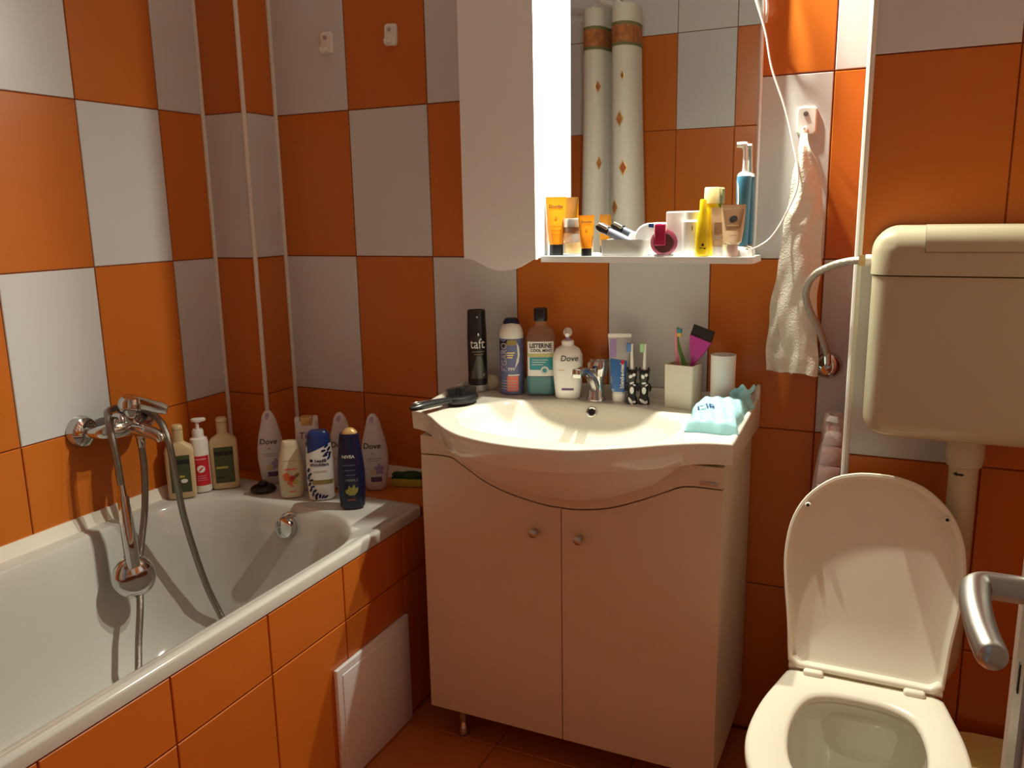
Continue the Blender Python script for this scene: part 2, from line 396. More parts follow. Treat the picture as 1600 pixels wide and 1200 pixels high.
struct('trim_6', g, SEAL, 'cream sealing strip on the ledge below the back wall', 'trim')

# ------------------------------------------------------------------ bath surround
PX, RIM = 0.703, 0.557
g = G().box(PX-0.06, PX-RG, YF, 0.0, 0.0, 0.527); g.box(0.0, PX-0.06, -0.19, 0.0, 0.0, 0.55)
g.box(PX-0.07, PX-RG, -0.19, 0.0, 0.5, 0.55)
bp = struct('wall_bath', g, GROUT, 'orange tiled panel and ledge enclosing the bathtub', 'wall')
js = rng(YF, 0.0, -0.543, TW)
for a, b in zip(js, js[1:]):
    tile(bp, 'left', a, b, 0.006, 0.395, PX, ORANGE)
    if b <= -0.19: tile(bp, 'left', a, b, 0.395, 0.5275, PX, ORANGE)
    elif a >= -0.19: tile(bp, 'left', a, b, 0.395, 0.553, PX, ORANGE)
    else:
        tile(bp, 'left', a, -0.187, 0.395, 0.5275, PX, ORANGE); tile(bp, 'left', -0.187, b, 0.395, 0.553, PX, ORANGE)
js = rng(0.0, PX, 0.165, 0.395)
for a, b in zip(js, js[1:]): tile(bp, 'up', a, b, -0.186, 0.0, 0.5555, ORANGE)
# access hatch
t = thing('access_hatch', 'flat white square access hatch in the orange bath panel', 'hatch', (PX, -0.45, 0.003))
obj('frame', G().box(0.0, 0.012, -0.152, 0.152, 0.0, 0.297, 0.004, 2), LACQ2, t)
obj('cover', G().box(0.010, 0.0145, -0.134, 0.134, 0.016, 0.279, 0.002, 2), LACQ2, t)

# ------------------------------------------------------------------ bathtub
def rrect(cx, cy, hx, hy, r, z, n=9):
    out = []
    for q, (sx, sy) in enumerate(((1, 1), (-1, 1), (-1, -1), (1, -1))):
        for i in range(n):
            a = PI/2*q + PI/2*i/(n-1)
            out.append((cx+sx*(hx-r)+r*math.cos(a), cy+sy*(hy-r)+r*math.sin(a), z))
    # straight runs get extra points so shading stays even
    return out
y0b, y1b = -1.765, -0.185
cxo, cyo, hxo, hyo = 0.3540, (y0b+y1b)/2, 0.3500, (y1b-y0b)/2
cxi, cyi, hxi, hyi = 0.354, (y0b+0.07-0.318)/2, 0.306, (-0.318-(y0b+0.07))/2
rings = [rrect(cxo, cyo, hxo-0.004, hyo, 0.02, 0.527), rrect(cxo, cyo, hxo, hyo, 0.022, 0.530), rrect(cxo, cyo, hxo, hyo, 0.022, 0.551),
         rrect(cxo, cyo, hxo-0.002, hyo-0.002, 0.022, 0.5555), rrect(cxo, cyo, hxo-0.006, hyo-0.006, 0.022, 0.557), rrect(cxo, cyo, hxo-0.02, hyo-0.02, 0.04, 0.557),
         rrect(cxo, cyo, hxo-0.023, hyo-0.023, 0.05, 0.5545),
         rrect(cxi, cyi, hxi+0.012, hyi+0.012, 0.2, 0.5535), rrect(cxi, cyi, hxi+0.004, hyi+0.004, 0.2, 0.551), rrect(cxi, cyi, hxi, hyi, 0.2, 0.545)]
for z, d in ((0.52, 0.008), (0.45, 0.018), (0.35, 0.032), (0.27, 0.048), (0.21, 0.072), (0.175, 0.105), (0.16, 0.15), (0.155, 0.2), (0.152, 0.28)):
    rings.append(rrect(cxi, cyi-d*0.3, hxi-d, hyi-d*1.6, max(0.02, 0.2-d*0.6), z))
t = thing('bathtub', 'white enamelled built-in bathtub along the tiled wall', 'bathtub', (0, 0, 0))
obj('shell', G().loft(rings, False, True), ENAMEL, t, ang=50)
kn = obj('overflow_knob', G().lathe([(0.0, -0.004), (0.026, -0.004), (0.03, 0.004), (0.03, 0.016), (0.026, 0.024), (0.012, 0.027), (0.0, 0.027)], 28, (0.378, -0.338, 0.503), Vector((0.05, -1, 0.12)), False, False), CHROME, t)
obj('overflow_rosette', G().lathe([(0.0, -0.006), (0.036, -0.006), (0.037, 0.002), (0.034, 0.005), (0.0, 0.005)], 28, (0.378, -0.329, 0.503), Vector((0.05, -1, 0.12)), False, False), CHROME, t)

# ------------------------------------------------------------------ bath mixer with hand shower
t = thing('bath_mixer', 'chrome wall-mounted bath mixer with single lever above the tub', 'mixer tap', (0, -0.555, 0.80))
for s, nm in ((-1, 'escutcheon'), (1, 'escutcheon')):
    obj(nm, G().lathe([(0.0, 0.0), (0.040, 0.0), (0.040, 0.006), (0.035, 0.019), (0.020, 0.028), (0.0, 0.028)], 28, (0.0, s*0.075, 0), 'x', False, False), CHROME, t)
    obj('connector', G().tube([(0.02, s*0.075, 0), (0.05, s*0.075, 0), (0.072, s*0.066, 0.002), (0.08, s*0.045, 0.003)], [0.013, 0.014, 0.018, 0.02], 16, True, 4), CHROME, t)
obj('body', G().lathe([(0.0, -0.062), (0.017, -0.062), (0.022, -0.052), (0.024, -0.025), (0.026, 0.0), (0.024, 0.025), (0.022, 0.052), (0.017, 0.062), (0.0, 0.062)], 28, (0.08, 0.0, 0.004), 'y', False, False), CHROME, t)
obj('cartridge', G().lathe([(0.0, 0.0), (0.026, 0.0), (0.027, 0.022), (0.025, 0.032), (0.0, 0.034)], 28, (0.08, 0, 0.012), Vector((0.25, 0, 1)), False, False), CHROME, t)
g = G().lathe([(0.0, 0.0), (0.027, 0.0), (0.0285, 0.012), (0.0275, 0.030), (0.020, 0.040), (0.0, 0.042)], 28, (0.09, 0, 0.040), Vector((0.25, 0, 1)), False, False)
lv = obj('lever', g, CHROME, t)
obj('lever_arm', G().loft([sring(0, 0.015, 0.010, 3), sring(0.03, 0.016, 0.009, 3), sring(0.07, 0.015, 0.006, 3), sring(0.085, 0.012, 0.004, 3)]).xf(Matrix.Translation((0.098, 0.006, 0.066)) @ Matrix.Rotation(math.radians(28), 4, 'Z') @ Matrix.Rotation(math.radians(106), 4, 'Y')), CHROME, lv)
obj('marker_dot', G().lathe([(0.0, 0.0), (0.004, 0.0), (0.004, 0.002), (0.0, 0.002)], 12, (0.1135, -0.006, 0.062), Vector((1, -0.3, -0.2)), False, False), DARKM, lv)
obj('spout', G().tube([(0.085, 0.0, 0.0), (0.12, 0.004, -0.004), (0.15, 0.01, -0.011), (0.168, 0.014, -0.02), (0.172, 0.015, -0.03)], [0.02, 0.0175, 0.0155, 0.0145, 0.0135], 18, True, 5), CHROME, t)
obj('hose_outlet', G().lathe([(0.0, -0.045), (0.009, -0.045), (0.011, -0.03), (0.011, -0.02), (0.013, -0.018), (0.013, 0.0), (0.0, 0.0)], 18, (0.095, 0.02, -0.01), 'z', False, False), CHROME, t)
obj('shower_rest', G().tube([(0.08, -0.045, 0.02), (0.095, -0.05, 0.04), (0.12, -0.052, 0.042), (0.128, -0.056, 0.03)], 0.007, 12, True, 4), CHROME, t)
# hand shower hanging head-down with its hose
t = thing('hand_shower', 'chrome hand shower hanging head-down from the mixer into the tub', 'shower head', (0.135, -0.632, 0.44))
obj('head', G().lathe([(0.0, -0.017), (0.025, -0.0165), (0.043, -0.012), (0.051, -0.003), (0.053, 0.006), (0.048, 0.01), (0.0, 0.01)], 32, (0, 0, 0), Vector((-0.85, 0.35, -0.22)), False, False), CHROME, t)
obj('spray_face', G().lathe([(0.0, 0.0), (0.045, 0.0), (0.045, 0.0022), (0.0, 0.0022)], 28, Vector((-0.85, 0.35, -0.22)).normalized()*0.0098, Vector((-0.85, 0.35, -0.22)), False, False), GREYBL, t)
obj('grip', G().tube([(0.003, -0.003, 0.03), (0.0, -0.002, 0.08), (-0.01, 0.003, 0.14), (-0.016, 0.006, 0.195)], [0.016, 0.0175, 0.0165, 0.013], 16, True, 5), CHROME, t)
obj('collar', G().tube([(-0.0155, 0.006, 0.19), (-0.018, 0.008, 0.205)], 0.0138, 16), CHROME, t)
obj('hose_end', G().tube([(-0.018, 0.008, 0.204), (-0.024, 0.011, 0.235)], [0.0095, 0.008], 14), CHROME, t)
hosepts = [(0.111, -0.621, 0.672), (0.108, -0.622, 0.73), (0.100, -0.622, 0.79), (0.082, -0.612, 0.832), (0.052, -0.585, 0.845), (0.044, -0.545, 0.845), (0.062, -0.512, 0.84), (0.112, -0.506, 0.825), (0.158, -0.520, 0.805), (0.185, -0.530, 0.765), (0.186, -0.520, 0.68), (0.17, -0.495, 0.57),
           (0.17, -0.47, 0.45), (0.19, -0.455, 0.34), (0.235, -0.45, 0.24), (0.31, -0.50, 0.175), (0.36, -0.62, 0.166), (0.33, -0.75, 0.17), (0.25, -0.745, 0.20), (0.19, -0.69, 0.28), (0.158, -0.645, 0.37), (0.118, -0.60, 0.46), (0.1, -0.552, 0.58), (0.096, -0.536, 0.68), (0.095, -0.535, 0.75)]
t = thing('shower_hose', 'ribbed chrome shower hose looping down into the bathtub', 'hose', (0, 0, 0))
obj('hose', G().tube(hosepts, 0.0086, 12, True, 10), HOSEM, t)

# ------------------------------------------------------------------ washbasin, vanity
APX = [0.803, 0.883, 0.912, 0.974, 1.039, 1.118, 1.158, 1.194, 1.268, 1.339, 1.394, 1.434, 1.512]
APZ = [0.750, 0.750, 0.735, 0.700, 0.679, 0.665, 0.6635, 0.664, 0.677, 0.704, 0.730, 0.747, 0.749]
def apron(x): return hermite(APX, APZ, x)
vx0, vx1, vyf = 0.803, 1.512, -0.329
t = thing('vanity_cabinet', 'white two-door washbasin cabinet on small metal feet', 'cabinet', (1.1575, -0.17, 0.0))
L0 = Matrix.Translation((-1.1575, 0.17, 0))
g = G(); g.box(vx0, vx0+0.016, vyf, -0.006, 0.09, 0.798, 0.0008, 1); g.box(vx1-0.016, vx1, vyf, -0.006, 0.09, 0.798, 0.0008, 1)
g.box(vx0+0.016, vx1-0.016, vyf, -0.006, 0.09, 0.106); g.box(vx0+0.016, vx1-0.016, -0.012, -0.006, 0.106, 0.66)
obj('body', g.xf(L0), LACQ, t)
def curve_pts(a, b, dz, n=36): return [(a+(b-a)*i/n, apron(a+(b-a)*i/n)+dz) for i in range(n+1)]
for a, b, kx in ((vx0, 1.1585, 1.098), (1.1608, vx1, 1.205)):
    poly = [(a, 0.091)] + [(b, 0.091)] + curve_pts(a, b, 0.0)[::-1]
    d = obj('door', G().prism(poly, -0.347, -0.331, 'xz').xf(L0), LACQ, t)
    obj('knob', G().lathe([(0.0, 0.0), (0.006, 0.0), (0.005, 0.008), (0.008, 0.013), (0.0105, 0.017), (0.010, 0.021), (0.006, 0.024), (0.0, 0.0245)], 20, (kx, -0.347, 0.602), Vector((0, -1, 0)), False, False).xf(L0), STEEL, d)
poly = curve_pts(vx0, vx1, 0.0035, 60) + [(vx1, 0.797), (vx0, 0.797)]
obj('apron', G().prism(poly, -0.347, -0.331, 'xz').xf(L0), LACQ, t)
bd = obj('badge', G().box(1.466, 1.502, -0.3495, -0.3468, 0.757, 0.765, 0.0012, 2).xf(L0), STEEL, t)
for x, y in ((0.868, -0.30), (1.44, -0.30), (0.868, -0.05), (1.44, -0.05)):
    obj('foot', G().lathe([(0.0, 0.0), (0.016, 0.0), (0.0165, 0.006), (0.012, 0.02), (0.008, 0.034), (0.012, 0.037), (0.012, 0.09), (0.0, 0.09)], 20, (x, y, 0.0), 'z', False, False).xf(L0), CHROME, t)

FX = [0.764, 0.80, 0.83, 0.87, 0.912, 0.95, 0.988, 1.061, 1.15, 1.228, 1.274, 1.351, 1.404, 1.473, 1.528]
FY = [-0.318, -0.332, -0.352, -0.392, -0.433, -0.463, -0.485, -0.509, -0.516, -0.506, -0.486, -0.438, -0.397, -0.357, -0.345]
def yfront(x): return hermite(FX, FY, x)
SX0, SX1 = 0.764, 1.528
def basin_z(x, y):
    d = (abs((x-1.146)/0.252)**2.5 + abs((y+0.277)/0.180)**2.5)**(1/2.5)
    s = max(0.0, (1.03-d))
    z = 0.85 - 0.125*math.sin(min(1.0, s/0.62)*PI/2)*ss(s/0.12)
    z += 0.028*ss((y+0.024)/0.012)
    z += 0.026*ss((abs(x-1.146)-0.362)/0.012)*max(0.0, 1+(y+0.01)/0.31)
    return z
us = [0, 0.002, 0.005, 0.009] + [0.014+0.972*i/120 for i in range(121)] + [0.991, 0.995, 0.998, 1.0]
vsx = [0.0] + [0.008+0.97*i/96 for i in range(97)] + [0.984, 0.990, 0.995, 0.998, 1.0]
def top_pt(u, v):
    x = SX0+(SX1-SX0)*u; yf = yfront(x); y = -0.002+(yf+0.002)*v
    ed = min(min(u, 1-u)*(SX1-SX0), (1-v)*abs(yf)); z = basin_z(x, y)
    if ed < 0.006: z -= 0.006*(1-math.sqrt(max(0.0, 1-(1-ed/0.006)**2)))
    return (x, y, z)
def bot_pt(u, v):
    x = SX0+(SX1-SX0)*u; yf = yfront(x); y = -0.002+(yf+0.002)*v
    if v > 0.985: y = y+(1-0)*0.004*((v-0.985)/0.015)
    dx = abs(x-1.152); w = ss((0.315-dx)/0.10)
    den = max(0.02, -0.347-yf); B = math.sin(PI/2*max(0.0, min(1.0, (y-yf)/den)))**1.1
    inside = ss((0.33-dx)/0.05)
    zb = 0.803 - (0.803-(apron(x)+0.026))*B*w
    if y > -0.335: zb = min(zb, 0.803-0.115*w)
    return (x, y, zb)
g = G(); nu, nv = len(us), len(vsx)
tv = [top_pt(u, v) for v in vsx for u in us]; bv = [bot_pt(u, v) for v in vsx for u in us]
fs = []; n1 = nu*nv
for j in range(nv-1):
    for i in range(nu-1):
        a = j*nu+i; fs.append((a, a+1, a+nu+1, a+nu)); fs.append((n1+a, n1+a+nu, n1+a+nu+1, n1+a+1))
bd_ = [i for i in range(nu)] + [j*nu+nu-1 for j in range(1, nv)] + [(nv-1)*nu+i for i in range(nu-2, -1, -1)] + [j*nu for j in range(nv-2, 0, -1)]
for k in range(len(bd_)):
    a, b = bd_[k], bd_[(k+1) % len(bd_)]; fs.append((a, b, n1+b, n1+a))
g.add(tv+bv, fs)
t = thing('washbasin', 'white ceramic washbasin with curved front on the cabinet', 'washbasin', (0, 0, 0))
obj('bowl', g, CERAMIC, t, ang=60)
ov = Vector((1.146, -0.107, 0.828)); oax = Vector((0, -1, 0.55))
obj('overflow_ring', G().lathe([(0.008, -0.003), (0.0125, -0.002), (0.0135, 0.003), (0.0115, 0.0045), (0.0085, 0.003)], 24, ov, oax, False, False), CHROME, t)
obj('overflow_hole', G().lathe([(0.0, 0.0), (0.0088, 0.0), (0.0088, 0.0015), (0.0, 0.0015)], 20, ov, oax, False, False), DARKM, t)
obj('drain', G().lathe([(0.0, 0.0), (0.021, 0.0), (0.022, 0.002), (0.018, 0.004), (0.0, 0.0035)], 24, (1.146, -0.277, 0.7255), 'z', False, False), CHROME, t)
# tap
t = thing('basin_tap', 'chrome single-lever basin tap with arched spout', 'tap', (1.142, -0.062, 0.85))
obj('base', G().lathe([(0.0, 0.0), (0.024, 0.0), (0.024, 0.005), (0.02, 0.012), (0.0185, 0.05), (0.02, 0.062), (0.0, 0.064)], 24), CHROME, t)
obj('spout', G().tube([(0.0, -0.008, 0.03), (-0.004, -0.03, 0.062), (-0.008, -0.055, 0.079), (-0.012, -0.08, 0.084), (-0.014, -0.094, 0.082)], [0.014, 0.0125, 0.0115, 0.011, 0.0108], 18, True, 6), CHROME, t)
obj('aerator', G().box(-0.025, -0.003, -0.104, -0.09, 0.071, 0.0935, 0.0035, 3), CHROME, t)
lv = obj('lever', sbody([(0.062, 0.019, 0.019, 3), (0.072, 0.021, 0.02, 3.5), (0.09, 0.024, 0.021, 4), (0.098, 0.022, 0.018, 4)], dx=0.004), CHROME, t)
obj('lever_tip', G().box(-0.018, 0.022, -0.012, 0.03, 0.093, 0.102, 0.003, 2).xf(Matrix.Rotation(math.radians(-8), 4, 'X')), CHROME, lv)
obj('marker_dot', G().lathe([(0, 0), (0.0038, 0), (0.0038, 0.0012), (0, 0.0012)], 12, (0.001, -0.0202, 0.085), Vector((0, -1, 0)), False, False), BLUEC, lv)

# ------------------------------------------------------------------ mirror cabinet
t = thing('mirror_cabinet', 'white bathroom mirror cabinet with side locker, shelf and lamps', 'mirror cabinet', (1.26, 0.0, 1.2))
L1 = Matrix.Translation((-1.26, 0, -1.2))
CX0, CX1, CT = 0.827, 1.019, 2.0
obj('locker', G().box(CX0, CX1, -0.1315, -0.001, 1.2, CT, 0.001, 1).xf(L1), LACQ2, t)
wav = [(CX0, 1.199), (0.842, 1.1985), (0.856, 1.1945), (0.870, 1.188), (0.89, 1.179), (0.912, 1.1725), (0.932, 1.171), (0.955, 1.1735), (0.975, 1.180), (0.992, 1.189), (1.003, 1.195), (1.009, 1.1975), (CX1, 1.198)]
P2, _ = catmull([Vector((a, b)).to_3d() for a, b in wav], [0]*len(wav), 4)
obj('locker_door', G().prism([(p.x, p.y) for p in P2]+[(CX1, CT), (CX0, CT)], -0.1475, -0.1325, 'xz').xf(L1), LACQ2, t)
obj('back_panel', G().box(CX1, 1.5035, -0.026, -0.001, 1.2055, CT, 0.001, 1).xf(L1), LACQ2, t)
obj('mirror_pane', G().box(CX1+0.0005, 1.4995, -0.0302, -0.0262, 1.2058, CT-0.002).xf(L1), MIRROR, t, smooth=False)
poly = [(CX1+0.0005, -0.001), (CX1+0.0005, -0.117)] + [(1.500+0.016*math.sin(a), -0.101-0.016*math.cos(a)) for a in [PI/2*i/6 for i in range(7)]] + [(1.516, -0.001)]
obj('shelf', G().prism(poly, 1.1905, 1.205, 'xy').xf(L1), LACQ2, t)
obj('header', G().box(CX0, 1.52, -0.036, -0.001, CT+0.001, CT+0.05, 0.003, 2).xf(L1), LACQ2, t)
for lx, ly in LAMP_SPOTS:
    sp = obj('lamp_arm', G().tube([(lx, -0.036, CT+0.035), (lx, -0.06, CT+0.045), (lx, ly, CT+0.04), (lx, ly, CT+0.03)], 0.006, 12, True, 4).xf(L1), CHROME, t)
    obj('lamp_socket', G().lathe([(0.0, 0.034), (0.011, 0.034), (0.0155, 0.028), (0.0165, 0.0205), (0.014, 0.0205), (0.0, 0.022)], 24, (lx, ly, CT), 'z', False, False).xf(L1), CHROME, sp)
    obj('bulb', G().lathe([(0.0, 0.0215), (0.011, 0.0215), (0.0118, 0.0175), (0.009, 0.0145), (0.0, 0.0135)], 20, (lx, ly, CT), 'z', False, False).xf(L1), BULB, sp)

# ------------------------------------------------------------------ wall hooks, towel, cables
def hook(loc, label, big=1.0, rot=0.0):
    t = thing('wall_hook', label, 'hook', loc, 0, 'white adhesive wall hooks')
    g = sbody([(0, 0.0, 0.0, 4)]) if False else G()
    g.loft([[(x, 0.0, z) for x, z in rr2(0.019*big, 0.027*big, 0.008)], [(x, -0.005, z) for x, z in rr2(0.019*big, 0.027*big, 0.008)], [(x, -0.0075, z) for x, z in rr2(0.0165*big, 0.0245*big, 0.007)]])
    obj('plate', g.xf(Matrix.Rotation(rot, 4, 'Y')), WHITEP, t)
    obj('stud', G().lathe([(0, 0), (0.0055, 0), (0.005, 0.003), (0, 0.0035)], 16, (-0.002, -0.0072, 0.013*big), Vector((0, -1, 0)), False, False), STEEL, t)
    obj('prong', G().tube([(-0.002, -0.004, -0.014*big), (-0.003, -0.018, -0.023*big), (-0.003, -0.026, -0.022*big), (-0.003, -0.029, -0.014*big)], [0.006, 0.005, 0.0045, 0.004], 10, True, 4), WHITEP, t)
def rr2(hx, hz, r, n=5):
    out = []
    for q, (sx, sz) in enumerate(((1, 1), (-1, 1), (-1, -1), (1, -1))):
        for i in range(n):
            a = PI/2*q+PI/2*i/(n-1); out.append((sx*(hx-r)+r*math.cos(a), sz*(hz-r)+r*math.sin(a)))
    return out
hook((0.345, 0, 1.770), 'white adhesive hook stuck on a grey tile of the back wall')
hook((0.551, 0, 1.770), 'white adhesive hook stuck on an orange tile of the back wall', rot=0.05)
hook((1.600, 0, 1.492), 'white adhesive hook holding the hand towel', 1.08)
TZ = [0.935, 1.0, 1.09, 1.19, 1.25, 1.34, 1.40, 1.44, 1.462]
TL = [1.575, 1.572, 1.562, 1.560, 1.566, 1.577, 1.585, 1.590, 1.592]; TR = [1.655, 1.653, 1.645, 1.649, 1.648, 1.643, 1.630, 1.612, 1.605]
BL = [1.540, 1.540, 1.544, 1.558, 1.566, 1.578, 1.586, 1.591, 1.593]; BR = [1.60, 1.60, 1.60, 1.60, 1.605, 1.61, 1.61, 1.606, 1.602]
def flap(L, R, yb, amp, ph, zmin, thick, nf):
    rings = []; n = 40
    for k in range(60):
        z = zmin+(1.464-zmin)*k/59; l, r = hermite(TZ, L, z), hermite(TZ, R, z)
        am = amp*ss((1.47-z)/0.12); yo = yb*ss((1.475-z)/0.05)+(-0.029)*(1-ss((1.475-z)/0.05)); f = []
        for i in range(n+1):
            q = i/n; x = l+(r-l)*q+0.0016*math.sin(z*61+ph)*(1-2*q)
            y = yo+am*math.sin(nf*PI*q+ph+z*5)+am*0.35*math.sin(7*q+z*31+ph)+am*0.25*math.sin(13*q-z*47)*math.sin(z*19+ph)
            f.append((x, y, z-0.006*(q-0.5)*(1 if k < 6 else 0)*(1-k/6)+0.002*math.sin(9*q+ph)*(1 if k == 0 else 0)))
        th = thick*(1.25 if k < 5 else 1.0)
        rings.append([(x, y-th/2, zz_) for x, y, zz_ in f]+[(x, y+th/2, zz_) for x, y, zz_ in f[::-1]])
    return rings
g = G(); g.loft(flap(BL, BR, -0.0200, 0.0045, 0.5, 0.940, 0.008, 1.3)); g.loft(flap(TL, TR, -0.047, 0.0075, 2.2, 0.945, 0.010, 1.7))
tw = obj('hand_towel', g, TERRY); tag(tw, 'crumpled white terry hand towel hanging from the hook by the mirror', 'towel')
cab = [(1.494, -0.085, 1.222), (1.512, -0.10, 1.222), (1.543, -0.075, 1.243), (1.570, -0.06, 1.290), (1.595, -0.062, 1.361), (1.578, -0.05, 1.448), (1.557, -0.045, 1.521), (1.528, -0.045, 1.60), (1.512, -0.047, 1.674), (1.49, -0.05, 1.74), (1.465, -0.05, 1.82), (1.45, -0.05, 1.90), (1.445, -0.055, 2.0)]
tag(obj('charger_cable', G().tube(cab, 0.0021, 8, True, 8), WHITEP), 'thin white cable rising from the shelf along the mirror edge', 'cable')
cab2 = [(1.507, -0.012, 1.70), (1.512, -0.035, 1.73), (1.503, -0.045, 1.78), (1.485, -0.05, 1.84), (1.468, -0.052, 1.90), (1.46, -0.055, 2.0)]
tag(obj('lamp_cable', G().tube(cab2, 0.003, 8, True, 8), WHITEP), 'short thick white cable at the upper mirror edge', 'cable')

# ------------------------------------------------------------------ cistern, pipe, hose, valve
t = thing('cistern', 'wall-hung cream plastic toilet cistern with wide flush button', 'cistern', (1.957, -0.16, 0.87))
L2 = Matrix.Translation((-1.957, 0.16, -0.87))
X0, X1, Yb, Yf = 1.757, 2.157, -0.159, -0.318
obj('tank', G().box(X0+0.003, X1-0.003, Yf+0.004, Yb, 0.876, 1.183, 0.04, 7, lambda c: not (c.y > Yb-0.01 or c.z > 1.18)).xf(L2), CREAMP, t)
obj('tank_cover', G().box(X0, X1, Yf, Yb, 1.1855, 1.272, 0.045, 8, lambda c: not (c.y > Yb-0.01 or c.z < 1.19)).xf(L2), CREAMP, t)
fb = G().box(1.846, 2.068, Yf-0.0012, -0.20, 1.228, 1.2733, 0.040, 8, lambda c: abs(c.y-Yf) < 0.01 and c.z > 1.27)
obj('flush_button', fb.xf(L2), CREAMP, t)
obj('button_gap_shade', G().box(1.8446, 2.0694, Yf-0.0004, -0.1985, 1.2266, 1.2724, 0.042, 8, lambda c: abs(c.y-Yf) < 0.01 and c.z > 1.27).xf(L2), mat('painted_gap_shade', (0.22, 0.19, 0.14), 0.6), t)  # solid dark block under the button, its colour painting the seam's shade
obj('pipe_collar', G().lathe([(0.0, 0.88), (0.033, 0.88), (0.034, 0.845), (0.031, 0.822), (0.027, 0.82), (0.0, 0.82)], 28, (1.943, -0.235, 0), 'z', False, False).xf(L2), CREAMP, t)
fp = obj('flush_pipe', G().tube([(1.943, -0.235, 0.83), (1.943, -0.235, 0.60), (1.943, -0.235, 0.46), (1.935, -0.236, 0.40), (1.90, -0.238, 0.36), (1.85, -0.24, 0.345), (1.815, -0.242, 0.34)], 0.0255, 20, True, 5).xf(L2), CREAMP, t)
ar = [(-0.012, 0), (-0.004, 0.005), (-0.003, 0.002), (0.008, 0.003), (0.008, -0.002), (-0.003, -0.002), (-0.004, -0.004)]
me = G().grid(lambda u, v: (0, 0, 0), 1, 1) if False else G()
vsA = [(1.943-0.0259*math.sin((0.35-p[0]*39)) , -0.235-0.0262*math.cos(0.35-p[0]*39), 0.808+p[1]) for p in ar]
me.add(vsA, [tuple(range(len(ar)))]); obj('arrow_mark', me.xf(L2), INK, fp)
obj('inlet', G().lathe([(0.0, -0.012), (0.011, -0.012), (0.011, 0.004), (0.0, 0.004)], 18, (X0, -0.225, 1.207), 'x', False, False).xf(L2), WHITEP, t)
t = thing('supply_hose', 'braided steel supply hose curving from valve to cistern', 'hose', (0, 0, 0))
hp = [(1.736, -0.225, 1.2065), (1.715, -0.215, 1.204), (1.682, -0.181, 1.193), (1.646, -0.154, 1.171), (1.629, -0.126, 1.136), (1.634, -0.099, 1.096), (1.653, -0.072, 1.052), (1.668, -0.054, 1.005), (1.672, -0.048, 0.985)]
obj('hose', G().tube(hp, 0.0075, 12, True, 8), BRAID, t)
obj('nut', G().lathe([(0.0, 0.0), (0.0115, 0.0), (0.0115, 0.012), (0.0, 0.012)], 6, (1.733, -0.2245, 1.2065), 'x', False, False), BRASS, t, ang=20)
obj('ferrule', G().tube([(1.672, -0.048, 0.995), (1.673, -0.046, 0.972)], 0.009, 14), CHROME, t)
t = thing('angle_valve', 'chrome angle valve on the wall below the hand towel', 'valve', (1.673, 0.0, 0.958))
obj('rosette', G().lathe([(0.0, 0.0), (0.03, 0.0), (0.03, -0.004), (0.024, -0.013), (0.012, -0.018), (0.0, -0.018)], 28, (0, 0, 0), 'y', False, False), CHROME, t)
obj('body', G().lathe([(0.0, -0.015), (0.009, -0.015), (0.009, -0.04), (0.011, -0.045), (0.0105, -0.06), (0.0, -0.062)], 20, (0, 0, 0), 'y', False, False), CHROME, t)
obj('outlet', G().lathe([(0.0, 0.0), (0.008, 0.0), (0.008, 0.018), (0.0, 0.018)], 16, (0, -0.045, 0.0), 'z', False, False), CHROME, t)

# ------------------------------------------------------------------ toilet
def egg(pts, N=72, cy=-0.585):
    P = [Vector((x, y, 0)) for x, y in pts]; P2, _ = catmull(P, [0]*len(P), 10)
    full = [(p.x, p.y) for p in P2]+[(-p.x, p.y) for p in P2[::-1]]
    pol = sorted((math.atan2(y-cy, x), math.hypot(x, y-cy)) for x, y in full)
    A = [p[0]-2*PI for p in pol]+[p[0] for p in pol]+[p[0]+2*PI for p in pol]; Rv = [p[1] for p in pol]*3
    return [(interp(A, Rv, -PI+2*PI*i/N)*math.cos(-PI+2*PI*i/N), cy+interp(A, Rv, -PI+2*PI*i/N)*math.sin(-PI+2*PI*i/N)) for i in range(N)]
TX = 1.796
outer = egg([(0, -0.368), (0.06, -0.368), (0.118, -0.368), (0.138, -0.378), (0.152, -0.43), (0.170, -0.51), (0.178, -0.59), (0.174, -0.66), (0.152, -0.73), (0.108, -0.782), (0.05, -0.805), (0, -0.808)])
inner = egg([(0, -0.433), (0.05, -0.438), (0.088, -0.463), (0.106, -0.52), (0.110, -0.59), (0.098, -0.665), (0.064, -0.725), (0.03, -0.742), (0, -0.745)])
def sc_ring(r, k, z, cy=-0.585, dx=0.0, dy=0.0): return [(TX+x*k+dx, cy+(y-cy)*k+dy, z) for x, y in r]
t = thing('toilet', 'white ceramic toilet with raised lid and lowered seat', 'toilet', (0, 0, 0))
rings = []
for z, k, dy in ((0.0, 0.58, 0.06), (0.02, 0.585, 0.06), (0.10, 0.52, 0.07), (0.18, 0.60, 0.06), (0.26, 0.80, 0.03), (0.32, 0.92, 0.01), (0.36, 0.97, 0.0), (0.378, 0.975, 0.0), (0.383, 0.96, 0.0)):
    rings.append(sc_ring(outer, k, z, dy=dy))
rings.append(sc_ring(inner, 1.08, 0.383)); rings.append(sc_ring(inner, 1.06, 0.378))
for z, k, dy in ((0.36, 1.12, 0), (0.33, 1.15, 0), (0.29, 1.13, 0.0), (0.24, 1.04, 0.0), (0.19, 0.88, 0.005), (0.155, 0.68, 0.01), (0.135, 0.35, 0.02)):
    rings.append(sc_ring(inner, k, z, dy=dy))
obj('bowl', G().loft(rings, True, True), CERAMIC, t, ang=60)
